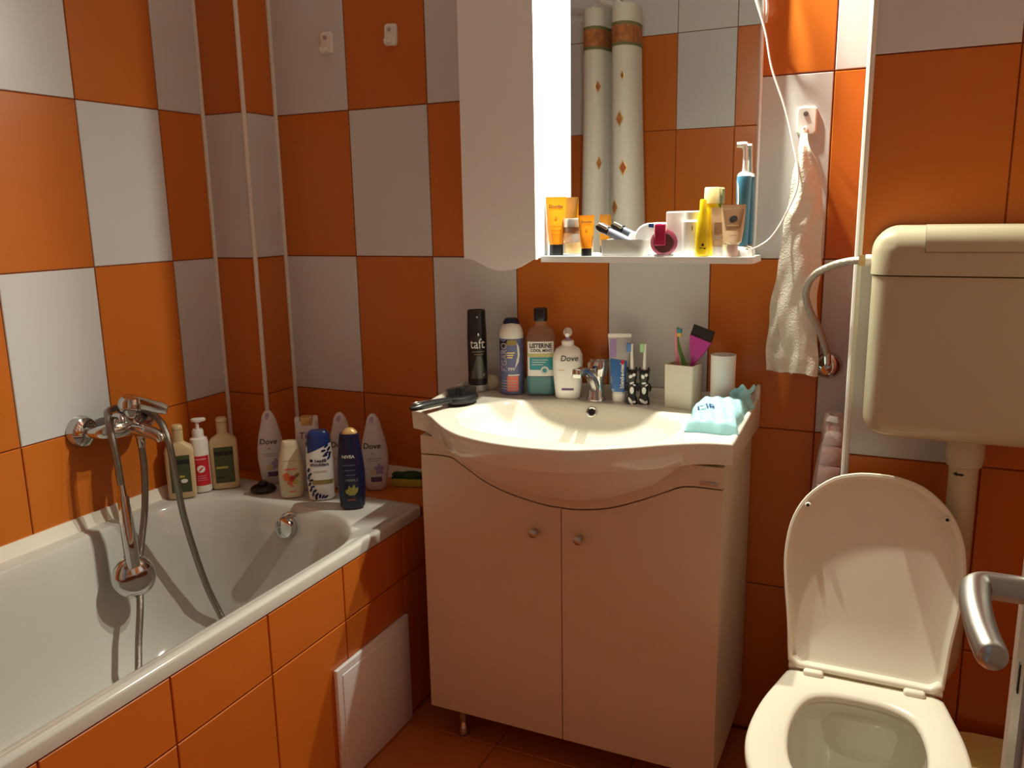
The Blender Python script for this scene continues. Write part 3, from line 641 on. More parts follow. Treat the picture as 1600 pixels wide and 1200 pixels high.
obj('water', G().loft([sc_ring(inner, 0.80, 0.178, dy=0.006), sc_ring(inner, 0.795, 0.1785, dy=0.006)]), mat('bowl_water', (0.24, 0.24, 0.17), 0.02, trans=0.2, ior=1.33, var=0.0), t)
obj('rear_block', G().box(TX-0.105, TX+0.105, -0.42, -0.20, 0.0, 0.374, 0.03, 4), CERAMIC, t)
obj('inlet_spigot', G().lathe([(0, 0), (0.034, 0), (0.034, 0.05), (0, 0.05)], 20, (TX, -0.185, 0.34), Vector((0, -1, 0)), False, False), CERAMIC, t)
sr = [sc_ring(outer, 0.985, 0.386), sc_ring(outer, 1.0, 0.391), sc_ring(outer, 1.0, 0.399), sc_ring(outer, 0.988, 0.405), sc_ring(outer, 0.95, 0.4065),
      sc_ring(inner, 1.08, 0.4055), sc_ring(inner, 1.025, 0.402), sc_ring(inner, 1.0, 0.396), sc_ring(inner, 1.01, 0.388), sc_ring(inner, 1.03, 0.386)]
se = G().loft(sr+[sr[0]], False, False); bmesh.ops.remove_doubles(se.bm, verts=se.bm.verts, dist=1e-6)
seat = obj('seat', se, SEATP, t, ang=60)
# raised lid, built in its own frame: x across, s up from the hinge, n out of the inner face
lean = math.radians(16.2); LM = Matrix(((1, 0, 0, TX), (0, math.sin(lean), -math.cos(lean), -0.362), (0, math.cos(lean), math.sin(lean), 0.408), (0, 0, 0, 1)))
lo = egg([(0, 0.0), (0.07, 0.0), (0.128, 0.0), (0.139, 0.008), (0.147, 0.085), (0.158, 0.16), (0.163, 0.222), (0.155, 0.288), (0.130, 0.340), (0.086, 0.380), (0.04, 0.396), (0, 0.399)], 72, 0.21)
def lring(k, n, ds=0.0):
    return [(x*k, 0.21+(y-0.21)*k+ds, n) for x, y in lo]
lid = G().loft([lring(0.6, -0.012), lring(0.94, -0.010), lring(0.99, -0.004), lring(1.0, 0.004), lring(1.0, 0.016), lring(0.99, 0.0185), lring(0.965, 0.0185), lring(0.95, 0.015), lring(0.935, 0.004), lring(0.90, 0.001), lring(0.5, 0.0005), lring(0.05, 0.0)]).xf(LM)
lido = obj('lid', lid, SEATP, t, ang=50)
for x, s in ((-0.125, 0.322), (0.124, 0.326)):
    obj('bumper', G().lathe([(0, 0), (0.006, 0), (0.006, 0.02), (0.0045, 0.0225), (0, 0.023)], 14, (x, s, 0.0), 'z', False, False).xf(LM), WHITEP, lido)
    obj('bumper_hole', G().lathe([(0, 0.0228), (0.0032, 0.0228), (0.0032, 0.0238), (0, 0.0238)], 12, (x, s, 0.0), 'z', False, False).xf(LM), DARKM, lido)
for x in (-0.09, 0.09): obj('hinge', G().box(TX+x-0.019, TX+x+0.019, -0.392, -0.352, 0.387, 0.416, 0.006, 3), SEATP, t)
obj('hinge_bar', G().tube([(TX-0.138, -0.364, 0.41), (TX+0.138, -0.364, 0.41)], 0.0085, 14), SEATP, t)

FILM = mat('crumpled_clear_film', (0.85, 0.8, 0.76), 0.12, var=0.1, alpha=0.3, bump=1.0, bscale=70)
# cotton pads in a clear sleeve leaning in the corner behind the toilet
bA, bB = Vector((1.640, -0.115, 0.03)), Vector((1.703, -0.032, 0.855)); ax = (bB-bA).normalized()
t = thing('cotton_pad_pack', 'clear sleeve of pink cotton pads leaning behind the toilet lid', 'cotton pads', bA)
for k in range(11):
    p = ax*(0.31+0.045*k)
    obj('pad', G().box(-0.024, 0.024, -0.02, 0.02, 0.0005, 0.0445, 0.004, 2).xf(Matrix.Translation(p) @ Vector((0, 0, 1)).rotation_difference(ax).to_matrix().to_4x4() @ Matrix.Rotation(0.12*math.sin(k*2.1), 4, 'Z')), PINKPAD, t)
obj('sleeve', G().tube([ax*(0.3), ax*0.55, ax*0.76, ax*0.795, ax*0.815, ax*0.828], [0.034, 0.034, 0.033, 0.026, 0.033, 0.028], 16, True, 4), FILM, t)
for k in range(7):
    a = k*0.9
    obj('film_fold', G().grid(lambda u, v: tuple(ax*(0.785+0.05*v)+Vector((0.024*(u-0.5)*2+0.006*math.sin(a*3), -0.012+0.012*math.sin(a*2+5*u), 0.006*math.sin(7*u+a)))), 8, 4), FILM, t)
obj('roll', G().tube([ax*0.0, ax*0.305], 0.025, 16), PAPERW, t)

# waste bin and toilet brush beside the toilet
t = thing('waste_bin', 'small open waste bin lined with a cream bag beside the toilet', 'waste bin', (2.045, -0.30, 0.0))
obj('bucket', G().loft([sring(z, a, b, 3.5) for z, a, b in ((0.001, 0.078, 0.085), (0.02, 0.082, 0.09), (0.23, 0.105, 0.118))], True, False), WHITEP, t)
lin = [sring(0.20, 0.107, 0.12, 3.5), sring(0.232, 0.108, 0.1215, 3.5), sring(0.236, 0.103, 0.116, 3.5), sring(0.21, 0.097, 0.11, 3.5), sring(0.17, 0.09, 0.1, 3), sring(0.165, 0.05, 0.05, 2.5), sring(0.18, 0.01, 0.01, 2)]
obj('bag', G().loft(lin, False, True), BAGC, t)
t = thing('toilet_brush', 'slim toilet brush standing in the corner behind the bin', 'brush', (2.185, -0.205, 0.0))
obj('holder', G().lathe([(0, 0), (0.032, 0), (0.03, 0.10), (0.026, 0.12), (0, 0.12)], 20, (0, 0, 0), 'z', False, False), BROWNT, t)
obj('handle', G().lathe([(0, 0.11), (0.012, 0.11), (0.011, 0.30), (0.014, 0.305), (0.014, 0.33), (0.0, 0.334)], 16, (0, 0, 0), 'z', False, False), STEEL, t)

# ------------------------------------------------------------------ open door
dx = 1.916
door = tag(obj('door_1', G().box(dx, dx+0.04, -1.90, -1.266, 0.012, 2.02, 0.002, 1), DOORW), 'open bathroom door leaf with steel lever at the picture edge', 'door', kind='structure')
pl = [( -1.336+0.019*math.cos(a), 0.845+0.019*math.sin(a)) for a in [PI+PI*i/10 for i in range(11)]]+[(-1.336+0.019*math.cos(a), 1.075+0.019*math.sin(a)) for a in [PI*i/10 for i in range(11)]]
bpq = obj('backplate', G().prism(pl, dx-0.004, dx, 'yz'), STEEL, door)
obj('keyhole', G().box(dx-0.0047, dx-0.0039, -1.3385, -1.3335, 0.962, 0.985, 0.0), DARKM, door)
obj('screw', G().lathe([(0, 0), (0.005, 0), (0.004, 0.0015), (0, 0.0015)], 14, (dx-0.004, -1.336, 0.868), Vector((-1, 0, 0)), False, False), CHROME, door)
HZ = 1.045
obj('door_handle', G().tube([(dx-0.003, -1.346, HZ), (dx-0.022, -1.346, HZ), (dx-0.032, -1.347, HZ), (dx-0.0375, -1.352, HZ), (dx-0.0395, -1.362, HZ), (dx-0.0405, -1.39, HZ), (dx-0.039, -1.425, HZ), (dx-0.036, -1.452, HZ), (dx-0.0355, -1.457, HZ), (dx-0.035, -1.459, HZ)], [0.0098, 0.0098, 0.0098, 0.010, 0.010, 0.0098, 0.0094, 0.0092, 0.007, 0.003], 20, True, 6), STEEL, door)

# ------------------------------------------------------------------ shower curtain and rod, seen in the mirror
t = thing('shower_curtain', 'white shower curtain with orange diamonds drawn aside, seen in the mirror', 'curtain', (0, 0, 0))
cp = [(0.545, -1.62), (0.55, -1.53), (0.575, -1.465), (0.615, -1.45), (0.645, -1.475), (0.655, -1.53), (0.668, -1.55), (0.685, -1.50), (0.70, -1.44), (0.735, -1.418), (0.77, -1.43), (0.79, -1.48), (0.785, -1.56), (0.74, -1.60), (0.69, -1.61)]
CPP, _ = catmull([Vector((a, b, 0)) for a, b in cp], [0]*len(cp), 6)
def curt(i, z, off=0.0):
    k = 1.0+0.16*ss((2.0-z)/1.0); p = CPP[max(0, min(len(CPP)-1, i))]
    q = CPP[min(i+1, len(CPP)-1)]-CPP[max(i-1, 0)]; nrm = Vector((-q.y, q.x, 0)).normalized()
    if nrm.y < 0 and False: nrm = -nrm
    return (0.668+(p.x-0.668)*k+nrm.x*off+0.012*(2.0-z)*0.6, -1.52+(p.y+1.52)*k+nrm.y*off, z)
zz = [0.62+1.48*j/30 for j in range(31)]
obj('cloth', G().grid(lambda u, v: curt(round(u*(len(CPP)-1)), 0.62+1.48*v), len(CPP)-1, 30), CLOTH, t)
def band(z0, z1, m, off, nm): obj(nm, G().grid(lambda u, v: curt(round(u*(len(CPP)-1)), z0+(z1-z0)*v, off), len(CPP)-1, 2), m, t)
OLIVE = mat('olive_print', (0.16, 0.16, 0.06), 0.8); RUST = mat('rust_pattern', (0.36, 0.13, 0.04), 0.8, var=0.8, scale=45)
band(1.955, 2.02, RUST, 0.0015, 'pattern_band'); band(2.02, 2.032, OLIVE, 0.0016, 'border_band'); band(1.943, 1.955, OLIVE, 0.0016, 'border_band')
for ii, z, hw, hh, m in ((54, 1.665, 2.7, 0.032, RUST), (56, 1.475, 2.6, 0.034, mat('brick_print', (0.40, 0.10, 0.03), 0.8)), (50, 1.32, 2.6, 0.034, RUST), (21, 1.80, 2.2, 0.025, RUST), (56, 1.83, 1.4, 0.02, RUST), (22, 1.50, 1.8, 0.03, RUST), (36, 1.42, 1.6, 0.03, RUST)):
    for k, (kk, mm) in enumerate(((1.0, GOLD), (0.72, m))):
        n = 6
        def dia(u, v, kk=kk):
            a, b = u*2-1, v*2-1; x = (a+b)/2; y = (a-b)/2
            fi = ii+x*hw*kk; i0 = int(math.floor(fi)); f = fi-i0
            p, q = curt(i0, z+y*hh*kk, 0.0018+0.0008*k), curt(i0+1, z+y*hh*kk, 0.0018+0.0008*k)
            return tuple(p[c]+(q[c]-p[c])*f for c in range(3))
        obj('printed_diamond', G().grid(dia, n, n), mm, t)
obj('rod', G().tube([(0.668, YF+0.001, 2.11), (0.668, -0.001, 2.11)], 0.011, 14), WHITEP, t)
for k in range(7):
    i = 4+k*13
    p = curt(i, 2.1)
    obj('ring', G().tube([(p[0], p[1], 2.095), ((p[0]+0.668)/2, p[1], 2.118), (0.668, p[1], 2.126), (0.64, p[1], 2.11)], 0.002, 6, True, 3), WHITEP, t)

# ------------------------------------------------------------------ bottles on the bathtub corner
RZ = 0.5572
def zrot_text(*a, **k): return text_on(*a, **k)
# two beige shampoo bottles
for x, y, rz, lab in ((0.052, -0.380, 44, 'beige flat shampoo bottle with olive label nearest the shower hose'), (0.103, -0.268, 41, 'beige flat shampoo bottle with olive label beside the corner boxing')):
    t = thing('shampoo_bottle', lab, 'bottle', (x, y, RZ), rz, 'beige shampoo bottles')
    S = [(0, 0.033, 0.017, 5), (0.004, 0.036, 0.019, 5), (0.08, 0.0375, 0.020, 5), (0.132, 0.0375, 0.020, 5), (0.143, 0.034, 0.019, 4), (0.152, 0.022, 0.016, 3), (0.156, 0.0165, 0.0145, 2.4), (0.158, 0.0155, 0.014, 2)]
    obj('body', sbody(S), BEIGEP, t)
    c = obj('cap', sbody([(0.158, 0.0145, 0.0135, 2.2), (0.19, 0.0145, 0.0135, 2.2), (0.1905, 0.0125, 0.0115, 2.2)]), BEIGEP, t)
    obj('flip_lid', sbody([(0.1915, 0.0145, 0.0135, 2.2), (0.199, 0.0152, 0.0138, 2.2), (0.204, 0.012, 0.011, 2)]), BEIGEP, c)
    lb = obj('label', patch(S, -0.026, 0.026, 0.018, 0.122), GREENL, t)
    obj('label_band', patch(S, -0.024, 0.024, 0.098, 0.110, 0.0009), INK, lb)
    obj('label_print', patch(S, -0.022, 0.010, 0.060, 0.066, 0.0009), YELLOWG, lb)
    if y < -0.3: obj('label_flowers', blob(S, ell(0.008, 0.05, 0.009, 0.006), 0.0009), WHITEINK, lb)
    obj('label_print', patch(S, -0.022, 0.002, 0.032, 0.036, 0.0009), INK, lb)
t = thing('pump_bottle', 'white pump bottle with a red label between the beige bottles', 'bottle', (0.062, -0.317, RZ), 46)
S = [(0, 0.024, 0.022, 2.2), (0.004, 0.026, 0.024, 2.2), (0.14, 0.025, 0.023, 2.2), (0.152, 0.023, 0.021, 2.2), (0.156, 0.016, 0.015, 2)]
obj('body', sbody(S), WHITEP, t)
c = obj('pump_collar', G().lathe([(0, 0.156), (0.0155, 0.156), (0.0155, 0.172), (0.013, 0.178), (0, 0.178)], 20, cap0=False, cap1=False), WHITEP, t)
obj('pump_stem', G().lathe([(0, 0.178), (0.005, 0.178), (0.005, 0.2), (0, 0.2)], 12, cap0=False, cap1=False), WHITEP, c)
obj('pump_head', sbody([(0.197, 0.008, 0.008, 2), (0.2, 0.019, 0.009, 2), (0.206, 0.02, 0.009, 2), (0.209, 0.016, 0.007, 2)], dx=0.004), WHITEP, c)
lb = obj('label', patch(S, -0.024, 0.024, 0.02, 0.105), REDL, t)
obj('emblem', blob(S, ell(0.0, 0.068, 0.0105, 0.0105, n=18), 0.0009), WHITEINK, lb)
obj('emblem_leaf', blob(S, ell(0.0, 0.068, 0.0085, 0.0022, 0.7), 0.0014), REDL, lb)
obj('label_print', patch(S, -0.015, 0.015, 0.094, 0.098, 0.0009), PINK, lb)
for k in range(3): obj('label_print', patch(S, -0.013, 0.013, 0.047-0.006*k, 0.0485-0.006*k, 0.0009), PINK, lb)
# drain plug and green scrap
t = thing('drain_plug', 'black rubber drain plug lying on the tub corner', 'drain plug', (0.222, -0.252, RZ))
obj('stopper', G().lathe([(0, 0), (0.034, 0), (0.036, 0.005), (0.033, 0.010), (0.025, 0.014), (0, 0.015)], 24, cap0=False, cap1=False), BLACKP, t)
obj('grip', G().lathe([(0, 0.014), (0.013, 0.014), (0.014, 0.02), (0.010, 0.026), (0, 0.027)], 16, cap0=False, cap1=False), BLACKP, t)
tag(obj('green_comb', G().box(0.165, 0.215, -0.082, -0.066, RZ, RZ+0.008, 0.002, 2), SPONGEG), 'small dark green strip lying on the tiled ledge', 'comb')
# tall pearl white shower bottles
SD = [(0, 0.024, 0.017, 2.4), (0.004, 0.028, 0.020, 2.4), (0.03, 0.033, 0.022, 2.4), (0.075, 0.0375, 0.023, 2.4), (0.105, 0.037, 0.023, 2.4), (0.14, 0.032, 0.021, 2.3), (0.17, 0.0245, 0.018, 2.2), (0.19, 0.0195, 0.0155, 2.1)]
def shower_bottle(loc, rz, lab, tilt=0.0):
    t = thing('shower_gel_bottle', lab, 'bottle', loc, rz, 'tall white shower gel bottles')
    obj('body', sbody(SD), PEARL, t)
    cp_ = [(0.1905, 0.0195, 0.0155, 2.1), (0.2, 0.0165, 0.0135, 2.1), (0.21, 0.011, 0.0095, 2), (0.2155, 0.005, 0.0045, 2)]
    c = obj('cap', sbody(cp_, dx=-0.001), PEARL, t)
    obj('cap_swoosh', blob(cp_, [(-0.0165, 0.192), (-0.003, 0.192), (0.002, 0.2), (0.002, 0.209), (-0.006, 0.2085), (-0.012, 0.202)], 0.0008), LILAC, c)
    text_on(SD, 'Dove', 0.022, -0.006, 0.128, INK, t, 0.008, shear=0.15)
    obj('emblem', blob(SD, ell(-0.004, 0.108, 0.0035, 0.003)), GOLD, t)
    for k, (a, b) in enumerate(((-0.022, 0.02), (-0.018, 0.016))): obj('label_print', patch(SD, a, b, 0.092-0.006*k, 0.0938-0.006*k), GREYINK, t)
    fw = obj('flower', blob(SD, [(0.012+0.012*(1+0.25*math.sin(5*a))*math.cos(a), 0.062+0.015*(1+0.25*math.sin(5*a))*math.sin(a)) for a in [2*PI*i/20 for i in range(20)]]), VIOLET, t)
    obj('flower_heart', blob(SD, ell(-0.006, 0.054, 0.009, 0.008), 0.0011), mat('cream_print', (0.66, 0.52, 0.30), 0.5), fw)
    obj('label_block', patch(SD, -0.012, 0.018, 0.026, 0.04), PLUM, t)
    return t
shower_bottle((0.205, -0.190, RZ), 40, 'tall white shower gel bottle beside the black drain plug')
shower_bottle((0.416, -0.140, RZ), 36, 'tall white shower gel bottle half hidden by the navy bottle')
shower_bottle((0.512, -0.120, RZ), 31, 'tall white shower gel bottle next to the green sponge')
# small cream bottle
t = thing('lotion_bottle', 'small cream lotion bottle with orange flowers on the tub rim', 'bottle', (0.331, -0.258, RZ), 40)
S = [(0, 0.028, 0.018, 2.6), (0.004, 0.031, 0.020, 2.6), (0.06, 0.034, 0.022, 2.6), (0.09, 0.033, 0.022, 2.6), (0.12, 0.027, 0.019, 2.5), (0.14, 0.022, 0.016, 2.4)]
obj('body', sbody(S), CREAMB, t)
C2 = [(0.1403, 0.022, 0.016, 2.4), (0.152, 0.021, 0.0155, 2.4), (0.156, 0.0185, 0.0135, 2.4), (0.157, 0.014, 0.010, 2.4)]
obj('cap', sbody(C2), CREAMB, t)
obj('label_print', patch(S, -0.017, 0.015, 0.079, 0.0835), SALMON, t)
for cx, cz, a, b, r, m in ((-0.013, 0.060, 0.010, 0.012, 0.3, ORANGEINK), (0.002, 0.055, 0.009, 0.008, 0.9, REDL), (0.013, 0.062, 0.010, 0.005, 0.8, BROWNT), (-0.004, 0.043, 0.008, 0.006, 0.2, ORANGEINK), (0.010, 0.045, 0.008, 0.007, -0.5, YELLOWG), (0.0, 0.034, 0.004, 0.003, 0, ORANGEINK)):
    obj('flower_print', blob(S, ell(cx, cz, a, b, r)), m, t)
obj('label_print', patch(S, -0.008, 0.010, 0.016, 0.0195), SALMON, t)
obj('label_print', patch(S, -0.018, 0.016, 0.104, 0.1055), GREYINK, t)
# white bottle with gold cap
t = thing('conditioner_bottle', 'white bottle with tan flip cap behind the blue-capped shampoo', 'bottle', (0.337, -0.187, RZ), 38)
S = [(0, 0.028, 0.016, 4), (0.004, 0.031, 0.018, 4), (0.15, 0.0325, 0.019, 4), (0.195, 0.0315, 0.018, 4), (0.198, 0.029, 0.016, 4)]
obj('body', sbody(S), PEARL, t)
obj('cap', G().box(-0.016, 0.016, -0.019, 0.015, 0.185, 0.2085, 0.003, 2), GOLD, t)
obj('shoulder', G().box(-0.032, -0.0165, -0.017, 0.017, 0.19, 0.207, 0.004, 2), PEARL, t)
obj('shoulder', G().box(0.0165, 0.032, -0.017, 0.017, 0.19, 0.207, 0.004, 2), PEARL, t)
text_on(S, 'Ti', 0.026, -0.012, 0.158, INK, t, 0.0, shear=0.1)
# shampoo with blue cap
t = thing('shampoo_bottle', 'white shampoo bottle with blue cap and dark leaf pattern', 'bottle', (0.419, -0.243, RZ), 35)
S = [(0, 0.030, 0.018, 2.8), (0.004, 0.034, 0.020, 2.8), (0.06, 0.0365, 0.022, 2.8), (0.12, 0.036, 0.022, 2.8), (0.16, 0.032, 0.021, 2.8)]
for q in (0,): obj('body', sbody(S), WHITEP, t)
C2 = [(0.1603, 0.032, 0.021, 2.8), (0.178, 0.029, 0.0195, 2.8), (0.186, 0.0265, 0.018, 2.8), (0.19, 0.022, 0.015, 2.8)]
SC = S+C2
obj('cap', sbody(C2), BLUEC, t)
obj('blue_slope', G().grid(lambda u, v: surf(SC, -0.0345+0.069*u, 0.1605-(1-v)*(0.030*(1-u)+0.001), 0.0007), 14, 4), BLUEC, t)
text_on(S, 'head&', 0.0125, 0.003, 0.111, NAVY, t, 0.03); text_on(S, 'shoulders', 0.0125, 0.0, 0.1005, NAVY, t, 0.03)
obj('emblem', blob(S, ell(-0.021, 0.112, 0.0045, 0.0045)), NAVY, t)
obj('label_print', patch(S, -0.016, 0.018, 0.079, 0.083), mat('pale_salmon_print', (0.62, 0.42, 0.36), 0.5), t)
obj('gold_band', patch(S, -0.022, 0.0345, 0.045, 0.057), mat('olive_gold_print', (0.36, 0.28, 0.09), 0.35, 0.4), t)
random.seed(3)
for k, (cx, cz, r) in enumerate(((0.02, 0.15, 0.6), (0.026, 0.142, 1.0), (0.012, 0.138, 0.2), (0.02, 0.131, 0.5), (0.028, 0.128, 1.3), (0.016, 0.125, 0.1), (0.025, 0.118, 1.0), (-0.03, 0.085, 1.2), (-0.027, 0.073, 0.8), (-0.031, 0.064, 1.4), (-0.025, 0.057, 0.4), (-0.029, 0.046, 1.1), (-0.022, 0.039, 0.3), (-0.027, 0.030, 1.2), (-0.017, 0.027, 0.6), (-0.022, 0.018, 1.4), (-0.012, 0.016, 0.8), (-0.004, 0.012, 1.4), (0.004, 0.010, 1.0), (0.012, 0.009, 0.5), (-0.014, 0.008, 1.5))):
    obj('leaf_print', blob(S, ell(cx, cz, 0.0068, 0.0030, r)), NAVY if k % 3 else BLUEC, t)
# navy bottle
t = thing('shower_gel_bottle', 'dark navy shower gel bottle with gold cap at the tub edge', 'bottle', (0.538, -0.268, RZ), 33)
S = [(0, 0.027, 0.019, 2.5), (0.005, 0.032, 0.022, 2.5), (0.06, 0.036, 0.024, 2.5), (0.10, 0.036, 0.024, 2.5), (0.15, 0.031, 0.022, 2.5), (0.19, 0.026, 0.0195, 2.5), (0.20, 0.0245, 0.018, 2.5)]
obj('body', sbody(S), NAVY, t)
obj('cap', sbody([(0.2003, 0.020, 0.015, 2.5), (0.205, 0.018, 0.014, 2.4), (0.212, 0.011, 0.009, 2.2), (0.214, 0.006, 0.005, 2)], dx=0.002), GOLD, t)
text_on(S, 'NIVEA', 0.0115, -0.004, 0.142, WHITEINK, t, 0.02)
for k in range(4): obj('label_print', patch(S, -0.018+0.003*k, 0.012, 0.118-0.013*k, 0.1205-0.013*k), mat('dim_blue_print', (0.10, 0.11, 0.18), 0.5), t)
text_on(S, 'PEARLS', 0.010, 0.002, 0.079, mat('dull_print', (0.22, 0.22, 0.2), 0.5), t, 0.0)
obj('lotus_print', blob(S, [(-0.016, 0.052), (-0.014, 0.044), (-0.004, 0.038), (0.008, 0.039), (0.016, 0.048), (0.018, 0.060), (0.011, 0.056), (0.008, 0.068), (0.0, 0.058), (-0.006, 0.066), (-0.009, 0.056)]), mat('lotus_print', (0.30, 0.28, 0.06), 0.5), t)
obj('label_print', patch(S, -0.012, 0.010, 0.024, 0.028), mat('dim_red_print', (0.24, 0.06, 0.04), 0.5), t)
# sponge
t = thing('kitchen_sponge', 'yellow scouring sponge with dark green pad on the ledge', 'sponge', (0.578, -0.052, 0.556), 14)
obj('foam', G().box(-0.044, 0.044, -0.026, 0.026, 0.0, 0.024, 0.003, 2), SPONGEY, t)
obj('scourer', G().grid(lambda u, v: (-0.044+0.088*u, -0.026+0.052*v, 0.030+0.007*math.sin(u*7+1)*math.sin(v*3+0.5)), 14, 8), SPONGEG, t)
obj('scourer_edge', G().box(-0.044, 0.044, -0.026, 0.026, 0.0235, 0.0285, 0.001, 1), SPONGEG, t)

# ------------------------------------------------------------------ things on the washbasin
DZ0 = 0.8502
# hairbrush
A, B = Vector((0.806, -0.372, 0.866)), Vector((0.848, -0.222, 0.866)); ang = math.degrees(math.atan2(B.y-A.y, B.x-A.x))
t = thing('hair_brush', 'black oval hairbrush lying bristles up on the basin corner', 'hairbrush', (0.848, -0.222, DZ0), ang)
hd = G().loft([[(x*k, y*k, z) for x, y in [(0.050*math.cos(2*PI*i/32), 0.034*math.sin(2*PI*i/32)) for i in range(32)]] for z, k in ((0.003, 0.8), (0.008, 0.97), (0.014, 1.0), (0.02, 0.97), (0.024, 0.8))])
obj('head', hd, BLACKP, t)
obj('handle', G().loft([[(x, y*w, 0.011+z*h+lift) for y, z in [(math.cos(2*PI*i/16), math.sin(2*PI*i/16)) for i in range(16)]] for x, w, h, lift in ((-0.035, 0.016, 0.008, 0.004), (-0.06, 0.012, 0.008, 0.006), (-0.10, 0.0145, 0.009, 0.008), (-0.14, 0.0155, 0.009, 0.009), (-0.160, 0.012, 0.007, 0.008), (-0.169, 0.005, 0.004, 0.008))]), BLACKP, t)
obj('hang_ring', G().tube([(-0.148+0.011*math.cos(2*PI*i/16), 0.008*math.sin(2*PI*i/16), 0.0288) for i in range(17)], 0.0012, 6), STEEL, t)
obj('trim_inlay', G().tube([(-0.045, 0.0095, 0.0225), (-0.08, 0.008, 0.0245), (-0.12, 0.009, 0.0262), (-0.14, 0.006, 0.0285)], 0.0013, 6), STEEL, t)
g = G()
for i in range(-6, 7):
    for j in range(-4, 5):
        x, y = i*0.0064+(j % 2)*0.003, j*0.006
        if (x/0.043)**2+(y/0.028)**2 < 1:
            q = Vector((x*1.06, y*1.06, 0.040)); g.tube([(x, y, 0.022), tuple(q)], [0.0009, 0.0007], 4)
br = obj('bristles', g, BLACKP, t); br['kind'] = 'stuff'
# hairspray
t = thing('hairspray_can', 'black hairspray can with white lettering on the basin', 'spray can', (0.815, -0.068, DZ0), 27)
S = [(0, 0.022, 0.022, 2), (0.003, 0.0245, 0.0245, 2), (0.012, 0.0255, 0.0255, 2), (0.15, 0.0255, 0.0255, 2)]
obj('base_rim', sbody([(0, 0.022, 0.022, 2), (0.003, 0.0245, 0.0245, 2), (0.018, 0.0254, 0.0254, 2)]), GREYSLV, t)
obj('body', sbody([(0.0182, 0.0254, 0.0254, 2), (0.15, 0.0254, 0.0254, 2)]), BLACKP, t)
C2 = [(0.1505, 0.0252, 0.0252, 2), (0.2, 0.0235, 0.0235, 2), (0.213, 0.0235, 0.0235, 2), (0.213, 0.0215, 0.0215, 2), (0.21, 0.0205, 0.0205, 2)]
c = obj('cap', sbody(C2), BLACKP, t)
obj('nozzle', G().lathe([(0, 0), (0.0028, 0), (0.0028, 0.0012), (0, 0.0012)], 12, (0.002, -0.0238, 0.197), Vector((0, -1, 0)), False, False), GREYINK, c)
text_on(SD2 := [(0, 0.0256, 0.0256, 2), (0.22, 0.0256, 0.0256, 2)], 'taft', 0.036, 0.001, 0.127, WHITEINK, t, 0.004, wide=0.78)
obj('crown_mark', blob(SD2, ell(0.004, 0.152, 0.0018, 0.004)), WHITEINK, t)
for k, (a, b) in enumerate(((-0.014, 0.018), (-0.008, 0.016))): obj('label_print', patch(SD2, a, b, 0.106-0.007*k, 0.108-0.007*k), mat('dim_gold_print', (0.24, 0.18, 0.09), 0.4), t)
obj('silver_flare', G().grid(lambda u, v: surf(SD2, (u-0.5)*(0.012+0.034*(1-v))+0.004, 0.036+0.06*v, 0.0007), 8, 6), mat('dim_grey_print', (0.10, 0.10, 0.09), 0.35, 0.5), t)
obj('bottom_band', patch(SD2, -0.024, 0.024, 0.024, 0.035, 0.0009), INK, t)
obj('label_print', blob(SD2, ell(0.016, 0.046, 0.003, 0.004)), GREYINK, t)
# round cream soap
t = thing('soap_bar', 'rounded cream soap bar leaning behind the shaving foam', 'soap', (0.842, -0.044, DZ0), 15)
obj('bar', sbody([(0.0, 0.012, 0.008, 2.2), (0.008, 0.026, 0.012, 2.3), (0.02, 0.030, 0.013, 2.3), (0.032, 0.024, 0.012, 2.3), (0.04, 0.010, 0.007, 2.2)]), SOAP, t)
# shaving foam
t = thing('shaving_foam_can', 'blue and white shaving foam can with dark nozzle', 'spray can', (0.912, -0.062, DZ0), 23)
S = [(0, 0.029, 0.029, 2), (0.003, 0.0315, 0.0315, 2), (0.145, 0.0315, 0.0315, 2)]
SD3 = [(0, 0.0316, 0.0316, 2), (0.16, 0.0316, 0.0316, 2)]
obj('body', sbody(S), BLUEGREY, t)
obj('dome', sbody([(0.145, 0.031, 0.031, 2), (0.158, 0.0305, 0.0305, 2), (0.17, 0.027, 0.027, 2), (0.18, 0.021, 0.021, 2), (0.184, 0.015, 0.015, 2)]), WHITEP, t)
obj('nozzle', sbody([(0.176, 0.021, 0.016, 2.4), (0.186, 0.0205, 0.016, 2.4), (0.194, 0.016, 0.013, 2.4), (0.196, 0.010, 0.009, 2.4)]), NAVY, t)
obj('black_corner', blob(SD3, [(-0.030, 0.144), (-0.010, 0.144), (-0.012, 0.135), (-0.022, 0.118), (-0.030, 0.110)]), INK, t)
obj('gold_panel', patch(SD3, -0.013, 0.013, 0.129, 0.142), mat('dim_gold_panel', (0.30, 0.22, 0.06), 0.4), t)
obj('foam_swirl', blob(SD3, [(0.014, 0.135), (0.019, 0.125), (0.021, 0.105), (0.018, 0.085), (0.008, 0.068), (0.014, 0.083), (0.016, 0.10), (0.015, 0.118)]), WHITEINK, t)
obj('white_stripe', patch(SD3, -0.010, 0.020, 0.050, 0.0535), WHITEINK, t)
obj('red_panel', patch(SD3, -0.012, 0.017, 0.010, 0.049), SALMON, t)
for k in range(4): obj('stripe', patch(SD3, -0.026, 0.012, 0.036-0.007*k, 0.0378-0.007*k, 0.0009), mat('pale_grey_print', (0.5, 0.45, 0.48), 0.5), t)
text_on(SD3, 'FIGARO', 0.021, -0.0185, 0.098, mat('pale_grey_print', (0.5, 0.45, 0.48), 0.5), t, 0.004, vertical=True)
for k, w in enumerate((0.02, 0.016, 0.014)): obj('label_print', patch(SD3, -0.011, -0.011+w, 0.108-0.006*k, 0.111-0.006*k, 0.0009), PALEY, t)
